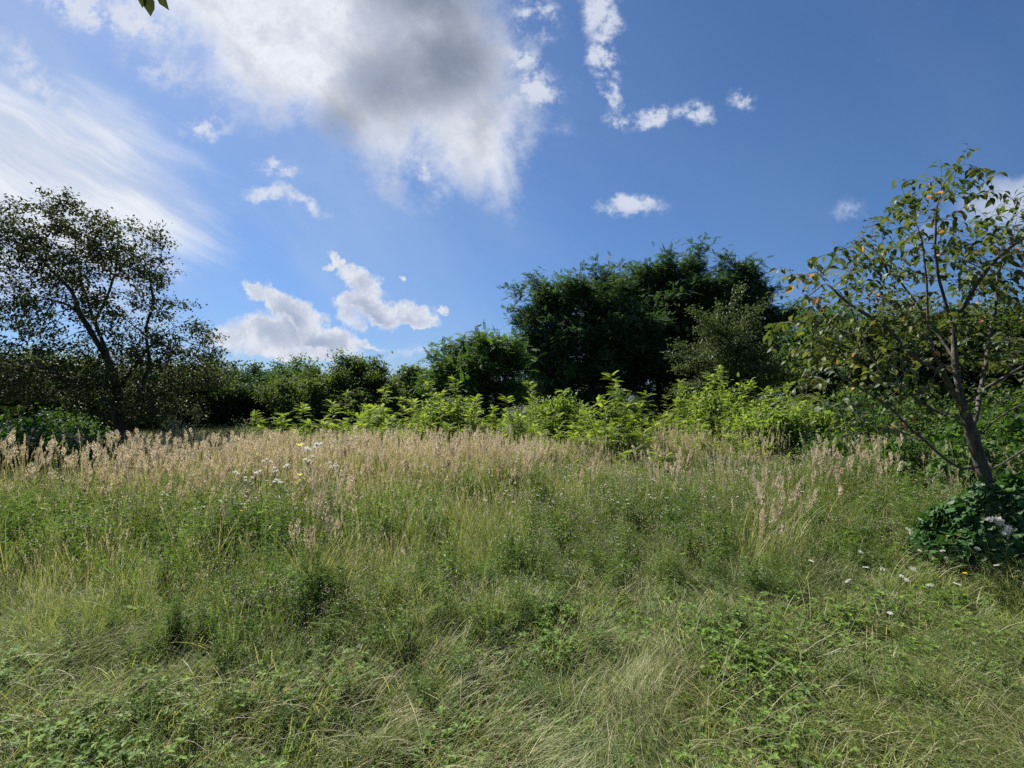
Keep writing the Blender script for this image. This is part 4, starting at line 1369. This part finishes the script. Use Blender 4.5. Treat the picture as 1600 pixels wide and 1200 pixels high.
# ------------------------------------------------------------------ lower bushes
def bush(name, label, px, d, topy, width, mat, seed, leaf=LEAF1, n=5200, ls=.07, group=None, cat='bush'):
    rng = np.random.default_rng(seed)
    x0 = at(px, 640, d)[0]; z0 = float(gz(x0, d))
    H = at(px, topy, d)[2] - z0; wd = width / F * d * .5
    t_ = thing(name, (x0, d, z0), label, cat, group)
    mb, ml = MB(), MB()
    ns = 26
    O, Y_ = [], []
    for s_ in range(ns):
        a = rng.uniform(0, 6.28); rr = math.sqrt(rng.uniform())
        e = np.array([x0 + wd * rr * math.cos(a), d + wd * .8 * rr * math.sin(a), z0 + H * (1 - .5 * rr ** 2) * rng.uniform(.75, 1)])
        b = np.array([x0 + .2 * wd * rr * math.cos(a), d + .2 * wd * rr * math.sin(a), z0 - .03])
        t = np.linspace(0, 1, 7)[:, None]
        m_ = (b + e) / 2 + np.array([0, 0, .15 * H])
        pts = b * (1 - t) ** 2 + 2 * m_ * t * (1 - t) + e * t * t
        tube(mb, pts, np.linspace(.012, .003, 7), 4)
        k = n // ns
        tt = rng.uniform(.2, 1.02, k)
        i0 = np.minimum((tt * 6).astype(int), 5); f = (tt * 6 - i0)[:, None]
        o = pts[i0] * (1 - f) + pts[i0 + 1] * f + rng.normal(0, .09 * max(H, .6), (k, 3)) * np.array([1, 1, .6])
        O.append(o); Y_.append(rdir(rng, k) + norm(pts[-1] - pts[-2]) * .5)
    O = np.concatenate(O); Y_ = np.concatenate(Y_)
    ml.scatter(leaf, O, frames(Y_, norm(np.array([0, 0, 1.0]) + rdir(rng, len(O)) * .6)), ls * rng.uniform(.6, 1.3, len(O)), a=rng.beta(2, 2.3, len(O)))
    mb.build('stems', 'twig', t_, smooth=True)
    ml.build('foliage', mat, t_)


bush('elder_bush', 'dense green bush at the left edge behind the reed plumes', 45, 7.9, 643, 190, 'vine', 401, LEAF2, 5600, .085)
bush('elder_bush', 'low green bush in front of the foot of the dark open tree', 140, 8.8, 664, 150, 'vine', 402, LEAF2, 4200, .08)
bush('thorn_bush', 'olive green bush behind the dark open tree, left of its trunk', 95, 15.0, 632, 130, 'mid', 403, LEAF1, 4200, .08)
bush('goldenrod_clump', 'grey-green seeding weeds just right of the dark open tree', 290, 11.0, 650, 150, 'grey', 404, LANCE, 7200, .06, cat='weed')
bush('goldenrod_clump', 'grey-green seeding weeds further right, before the leftmost sprout', 372, 11.6, 654, 110, 'grey', 405, LANCE, 5200, .06, cat='weed')
bush('shrub', 'round green shrub standing alone in the grass left of the vine heap', 1328, 6.6, 712, 100, 'mid', 406, LANCE, 4200, .06)
bush('shrub', 'dark low undergrowth shrub between the cherry and the last sprout', 1300, 9.0, 668, 110, 'mid', 407, LEAF1, 3600, .06)
bush('shrub', 'yellow-green undergrowth shrub under the left branches of the cherry', 1410, 7.4, 655, 130, 'mid', 408, LEAF1, 4600, .06)

bush('shrub', 'rounded light green bush below the slim paler young tree', 1130, 12.4, 596, 150, 'sprout', 409, LEAF2, 6500, .10)
bush('shrub', 'leafy light green bush at the right end of the bright row', 1200, 10.4, 622, 130, 'sprout', 410, LEAF2, 6500, .085)
bush('shrub', 'leafy light green bush nearest the hanging cherry twigs', 1262, 10.8, 628, 120, 'sprout', 411, LEAF2, 6000, .085)
bush('shrub', 'rounded light green bush among the sprouts under the medium green locust', 700, 12.6, 612, 140, 'sprout', 412, LEAF2, 6000, .09)
bush('shrub', 'rounded light green bush left of the tallest sprout', 880, 12.9, 612, 130, 'sprout', 413, LEAF2, 6000, .09)
bush('thicket_bush', 'dim green thicket bush seen through the left branches of the cherry', 1345, 13.0, 596, 170, 'mid', 414, LEAF1, 7000, .09)
bush('thicket_bush', 'dim green thicket bush seen left of the cherry trunk', 1440, 12.0, 600, 190, 'mid', 415, LEAF1, 7000, .09)
bush('thicket_bush', 'dim green thicket bush seen right of the cherry trunk', 1580, 11.5, 596, 200, 'mid', 416, LEAF1, 7000, .09)

# ------------------------------------------------------------------ young weeds in the foreground
G = 'leafy weeds standing in the grass'
WD = [(210, 985, 952, 'two-leaved seedling with big pale leaves in the left foreground', 'seed'),
      (190, 935, 855, 'upright leafy weed left of its lighter twin in the left foreground', 'w'),
      (268, 930, 850, 'upright willow-leaved weed right of its twin in the left foreground', 'w'),
      (120, 905, 830, 'small leafy weed near the left edge of the grass', 'w'),
      (700, 855, 800, 'small upright weed with pale leaves in the centre of the meadow', 'w'),
      (735, 800, 740, 'bright green feathery weed among white flowers in the middle of the meadow', 'w'),
      (560, 905, 858, 'leafy weed beside the broad-leaved patch left of centre', 'w'),
      (880, 850, 800, 'leafy weed in the lit grass right of centre', 'w'),
      (1120, 880, 835, 'small leafy weed in the right part of the grass', 'w'),
      (440, 850, 795, 'leafy weed under the yellow butterflies', 'w')]


def ground_at(px, py):
    u, v = uv(px, py)
    d = 2.0
    for _ in range(40):
        z = float(gz(u * d, d)); d = max(.8, min(40, (EYE - z) / -v)) if v < 0 else 40
    return u * d, d


for i_, (px, py, ty, lab, kd) in enumerate(WD):
    rng = np.random.default_rng(500 + i_)
    x0, d = ground_at(px, py + 12); z0 = float(gz(x0, d))
    H = max(.12, at(px, ty, d)[2] - z0)
    t_ = thing('leafy_weed', (x0, d, z0), lab, 'weed', G)
    mb, ml = MB(), MB()
    if kd == 'seed':
        p = np.array([[x0, d, z0], [x0 + .01, d, z0 + H * .6], [x0, d, z0 + H]])
        tube(mb, p, .003, 5)
        y = np.array([[-1, -.1, .5], [1, -.2, .45], [.2, 1, .6], [-.1, -.6, .9]])
        ml.scatter(LEAF2, np.repeat(p[-1:], 4, 0), frames(y, np.array([0, 0, 1.0])), np.array([.075, .075, .05, .04]), a=.95)
    else:
        for s_ in range(5):
            b = np.array([x0, d, z0]) + rng.normal(0, .03, 3) * [1, 1, 0]
            p = b + np.array([rng.normal(0, .06), rng.normal(0, .06), H * rng.uniform(.7, 1)]) * np.linspace(0, 1, 6)[:, None] ** np.array([1.5, 1.5, 1])
            tube(mb, p, np.linspace(.0035, .0015, 6), 4)
            leafy(ml, rng, p, 22, .085, LANCE, 0, .6)
    mb.build('stems', 'twig', t_, smooth=True)
    ml.build('foliage', 'broad', t_)


# ------------------------------------------------------------------ flowers
def stalk(mb, x, y, z, h, lean):
    p = np.stack([x + lean[0] * np.linspace(0, 1, 5) ** 2, y + lean[1] * np.linspace(0, 1, 5) ** 2, z - .02 + (h + .02) * np.linspace(0, 1, 5)], -1)
    tube(mb, p, .0013, 4)
    return p[-1]


def flower(px, py, kind, lab, group, seed, d=None, hh=None):
    """a flower whose head is seen at px, py; its height above ground follows the growth around it"""
    rng = np.random.default_rng(seed)
    if d is None:
        u, v = uv(px, py)
        d = 3.0
        for _ in range(30):
            h = float(np.interp(d, [2, 3.2, 4.5, 6, 8, 11], [.14, .28, .48, .72, 1.0, 1.1]))
            if hh: h = hh
            z = float(gz(u * d, d)) + h
            d = d * .5 + .5 * max(1.5, min(12, (EYE - z) / max(-v, .02)))
    top = at(px, py, d)
    x0, y0 = top[0] + rng.normal(0, .03), d + rng.normal(0, .02)
    z0 = float(gz(x0, y0))
    nm = {'umbel': 'white_umbel', 'fluff': 'thistle', 'daisy': 'white_flower', 'yellow': 'yellow_flower'}[kind]
    t_ = thing(nm, (x0, y0, z0), lab, {'umbel': 'wildflower', 'fluff': 'thistle', 'daisy': 'wildflower', 'yellow': 'wildflower'}[kind], group)
    mb = MB(); stalk(mb, x0, y0, z0, top[2] - z0, (top[0] - x0, top[1] - y0))
    mh = MB()
    if kind == 'umbel':
        n = 46; R_ = rng.uniform(.010, .021); tl = rng.normal(0, .35, 2)
        a = np.arange(n) * 2.4; rr = np.sqrt(np.arange(n) / n) * R_
        o = top + np.stack([rr * np.cos(a), rr * np.sin(a), .004 - rr * rr * 6 + rr * np.cos(a) * tl[0] + rr * np.sin(a) * tl[1] + rng.normal(0, .0015, n)], -1)
        mh.scatter(T([(0, -.5, 0), (.5, 0, 0), (0, .5, 0), (-.5, 0, 0), (0, 0, .3)], (), [(0, 1, 4), (1, 2, 4), (2, 3, 4), (3, 0, 4)]), o, frames(rdir(rng, n, 0, .3), np.array([0, 0, 1.0]) + rng.normal(0, .3, (n, 3))), .0062 * rng.uniform(.6, 1.2, n))
        for k in range(9):
            thin(mb, np.array([top - (0, 0, .022), o[4 + k * 4]]), .0012, .4, 0)
        mh.build('flower_head', 'white', t_)
    elif kind == 'daisy':
        for c in range(rng.integers(2, 5)):
            mh = MB()
            c0 = top + rng.normal(0, .02, 3); n = 11
            a = np.arange(n) / n * 6.28
            y = np.stack([np.cos(a), np.sin(a), np.full(n, .35)], -1)
            mh.scatter(LEAF1, c0 + y * .003, frames(y, np.array([0, 0, 1.0])), rng.uniform(.009, .013))
            tube(mb, np.array([top - (0, 0, .04), c0]), .001, 3)
            mh.build('flower_head', 'white', t_)
    elif kind == 'yellow':
        n = 16; s_ = rng.uniform(.010, .015)
        for ly in range(2):
            a = np.arange(n) / n * 6.28 + ly * .2
            y = np.stack([np.cos(a), np.sin(a), np.full(n, .2 + .7 * ly)], -1)
            mh.scatter(LEAF1, top + y * .002, frames(y, np.array([0, 0, 1.0])), s_ * (1 - .35 * ly))
        mh.build('flower_head', 'yellow', t_)
    else:
        for c in range(rng.integers(3, 6)):
            mc = MB(); mh = MB()
            c0 = top + rng.normal(0, .022, 3) * [1.4, 1, .8]; n = 150
            y = rdir(rng, n, -.2, 1)
            mh.scatter(T([(0, 0, 0), (.05, .5, 0), (0, 1, .05), (-.05, .5, 0)], [(0, 1, 2, 3)]), c0 + rng.normal(0, .005, (n, 3)), frames(y, rdir(rng, n)), rng.uniform(.010, .028, n) * (1.25 if py < 705 or py > 810 else .9))
            tube(mc, np.array([c0 - (0, 0, .014), c0 - (0, 0, .007), c0]), np.array([.003, .006, .004]), 6)
            tube(mb, np.array([top - (0, 0, .06), c0 - (0, 0, .012)]), .0012, 3)
            sh = mc.build('seed_head', 'dark', t_)
            fl = mh.build('fluff', 'fluff', t_)
    mb.build('stem', 'twig', t_)
    return d


GT = 'white thistles gone to fluff'
for i_, (px, py, lab) in enumerate([
        (497, 696, 'tallest and biggest white fluffy thistle head beside a yellow butterfly'), (484, 702, 'white fluffy thistle just left of the biggest one'), (419, 719, 'white fluffy thistle cluster left of the big one, higher of the left group'),
        (400, 738, 'small white thistle at the left of the group'), (386, 748, 'lowest left white thistle head'), (428, 738, 'bright white thistle in the middle of the left group'), (433, 751, 'white thistle below the middle of the left group'),
        (450, 728, 'greyish thistle cluster between the left group and the butterflies'), (525, 728, 'white thistle right of the three low butterflies'), (481, 719, 'small white thistle under the biggest one'),
        (367, 740, 'single small white thistle furthest left'), (1560, 814, 'big white fluffy thistle in front of the vine heap'), (1577, 833, 'smaller greyish thistle under the big one at the right edge')]):
    flower(px, py, 'fluff', lab, GT, 700 + i_, d=(6.0 if px < 600 else 3.75) + .12 * (i_ % 3))

GU = 'white umbel flowers in the grass'
for i_, (px, py, lab) in enumerate([
        (1345, 777, 'white umbel flower below the lone round shrub'), (1369, 794, 'larger white umbel flower right below the lone round shrub'), (1419, 827, 'white umbel flower left of the yellow flowers by the vine'),
        (1345, 863, 'creamy closed white umbel flower in the right grass'), (1379, 890, 'white umbel flower, left of a pair, in the right grass'), (1353, 887, 'small white umbel flower beside the left of the pair'),
        (1409, 901, 'upper white umbel flower of the touching pair'), (1417, 907, 'lower white umbel flower of the touching pair'), (1325, 908, 'lone white umbel flower left below the others'),
        (1391, 959, 'lowest white umbel flower in the right foreground'), (1496, 913, 'white umbel flower below the lone low yellow flower'), (1557, 884, 'white umbel flower near the right edge'),
        (1473, 861, 'white umbel flower just below the yellow group'), (1437, 861, 'slanting white umbel flower left of the yellow group'), (1428, 890, 'white umbel flower between the pair and the yellow group'),
        (1453, 915, 'faint white umbel flower right of the touching pair'), (1527, 858, 'small white umbel flower right of the yellow group'), (1268, 877, 'white umbel flower furthest left in the right grass'),
        (1591, 893, 'white umbel flower at the very right edge')]):
    flower(px, py, 'umbel', lab, GU, 730 + i_, hh=.34)
GY = 'yellow flowers by the vine heap'
for i_, (px, py, lab) in enumerate([
        (1481, 838, 'left yellow flower of the group of four by the vine'), (1499, 836, 'right yellow flower of the group of four by the vine'), (1503, 828, 'top yellow flower of the group of four by the vine'),
        (1486, 849, 'bottom yellow flower of the group of four by the vine'), (1553, 827, 'yellow flower beside the white fluffy thistle at the right'), (1508, 896, 'lone yellow flower low in the right grass')]):
    flower(px, py, 'yellow', lab, GY, 760 + i_, hh=.36)
rf = np.random.default_rng(5)
for i_ in range(70):
    px, py = rf.uniform(500, 1260), rf.uniform(712, 790)
    flower(px, py, 'umbel' if i_ % 3 else 'daisy', 'small white flower head among the herbs of the middle meadow', 'small white flowers of the middle meadow', 800 + i_)
for i_ in range(18):
    px, py = rf.uniform(250, 520), rf.uniform(735, 800)
    flower(px, py, 'daisy', 'small white flower head in the left meadow below the reed plumes', 'small white flowers of the left meadow', 880 + i_)
for i_ in range(34):
    px, py = (rf.uniform(10, 620), rf.uniform(715, 800)) if i_ < 24 else (rf.uniform(1150, 1330), rf.uniform(730, 800))
    flower(px, py, 'yellow', 'tiny yellow flower among the taller grass of the meadow', 'tiny yellow meadow flowers', 900 + i_)

# ------------------------------------------------------------------ butterflies
for i_, (px, py, d, sp, az, mt, lab) in enumerate([
        (469, 697, 5.5, 1.25, 1.1, 'wing', 'yellow butterfly flying left of the biggest white thistle'), (469, 743, 5.6, .9, 1.2, 'wing', 'upper yellow butterfly of the three over the green herbs'),
        (477, 749, 5.55, 1.0, .2, 'wing', 'right-hand yellow butterfly of the three over the green herbs'), (465, 752, 5.6, .9, -.5, 'wing', 'lower left yellow butterfly of the three over the green herbs'),
        (392, 683, 5.6, 1.05, .3, 'wing_o', 'orange-yellow butterfly over the reed plumes, furthest left')]):
    c = at(px, py, d)
    t_ = thing('butterfly', c, lab, 'butterfly', 'yellow butterflies by the thistles')
    ca, sa = math.cos(az), math.sin(az)
    Rm = np.array([[ca, -sa, 0], [sa, ca, 0], [0, 0, 1]])
    mb = MB(); tube(mb, c + np.array([[0, -.011, 0], [0, -.004, .001], [0, .006, .001], [0, .012, .002]]) @ Rm.T, np.array([.0008, .0018, .002, .001]), 6)
    mb.build('body', 'dark', t_, smooth=True)
    for s_ in (1, -1):
        up_ = .9
        w = np.array([(0, .007, 0), (.012, .020, .012 * up_), (.030, .024, .030 * up_), (.031, .012, .031 * up_), (.020, .002, .020 * up_), (.026, -.008, .026 * up_), (.020, -.018, .020 * up_), (.008, -.017, .008 * up_), (0, -.004, 0)]) * sp
        w[:, 0] *= s_
        mb = MB(); mb.add(c + w @ Rm.T, [(0, 1, 2, 3), (0, 3, 4, 8), (8, 4, 5, 6)], [(8, 6, 7)])
        mb.build('wing', mt, t_)

# ------------------------------------------------------------------ a sprig hanging into the top of the view
c = at(236, -60, 2.3)
t_ = thing('hanging_sprig', c, 'tip of a leafy twig hanging into the sky at the top left', 'twig')
mb = MB()
tube(mb, np.array([c + (-.25, .1, .25), c + (-.1, .05, .12), c, at(233, -14, 2.3)]), np.array([.006, .005, .0035, .002]), 6)
mb.build('stem', 'bark_grey', t_, smooth=True)
mb = MB()
e = at(233, -7, 2.3); e2 = at(225, -16, 2.3); e3 = at(247, -20, 2.3)
y = np.array([[.04, 0, -1], [-.25, .1, -1], [.30, .1, -1], [.9, -.1, -.3]])
mb.scatter(LEAF2, np.array([e, e2, e3, e3]), frames(y, np.array([[.35, -.9, .1], [.3, -.9, .2], [-.4, -.9, .2], [0, -.5, .8]])), np.array([.086, .074, .096, .07]), a=np.array([.2, .3, .4, .3]))
mb.build('foliage', 'apple', t_)
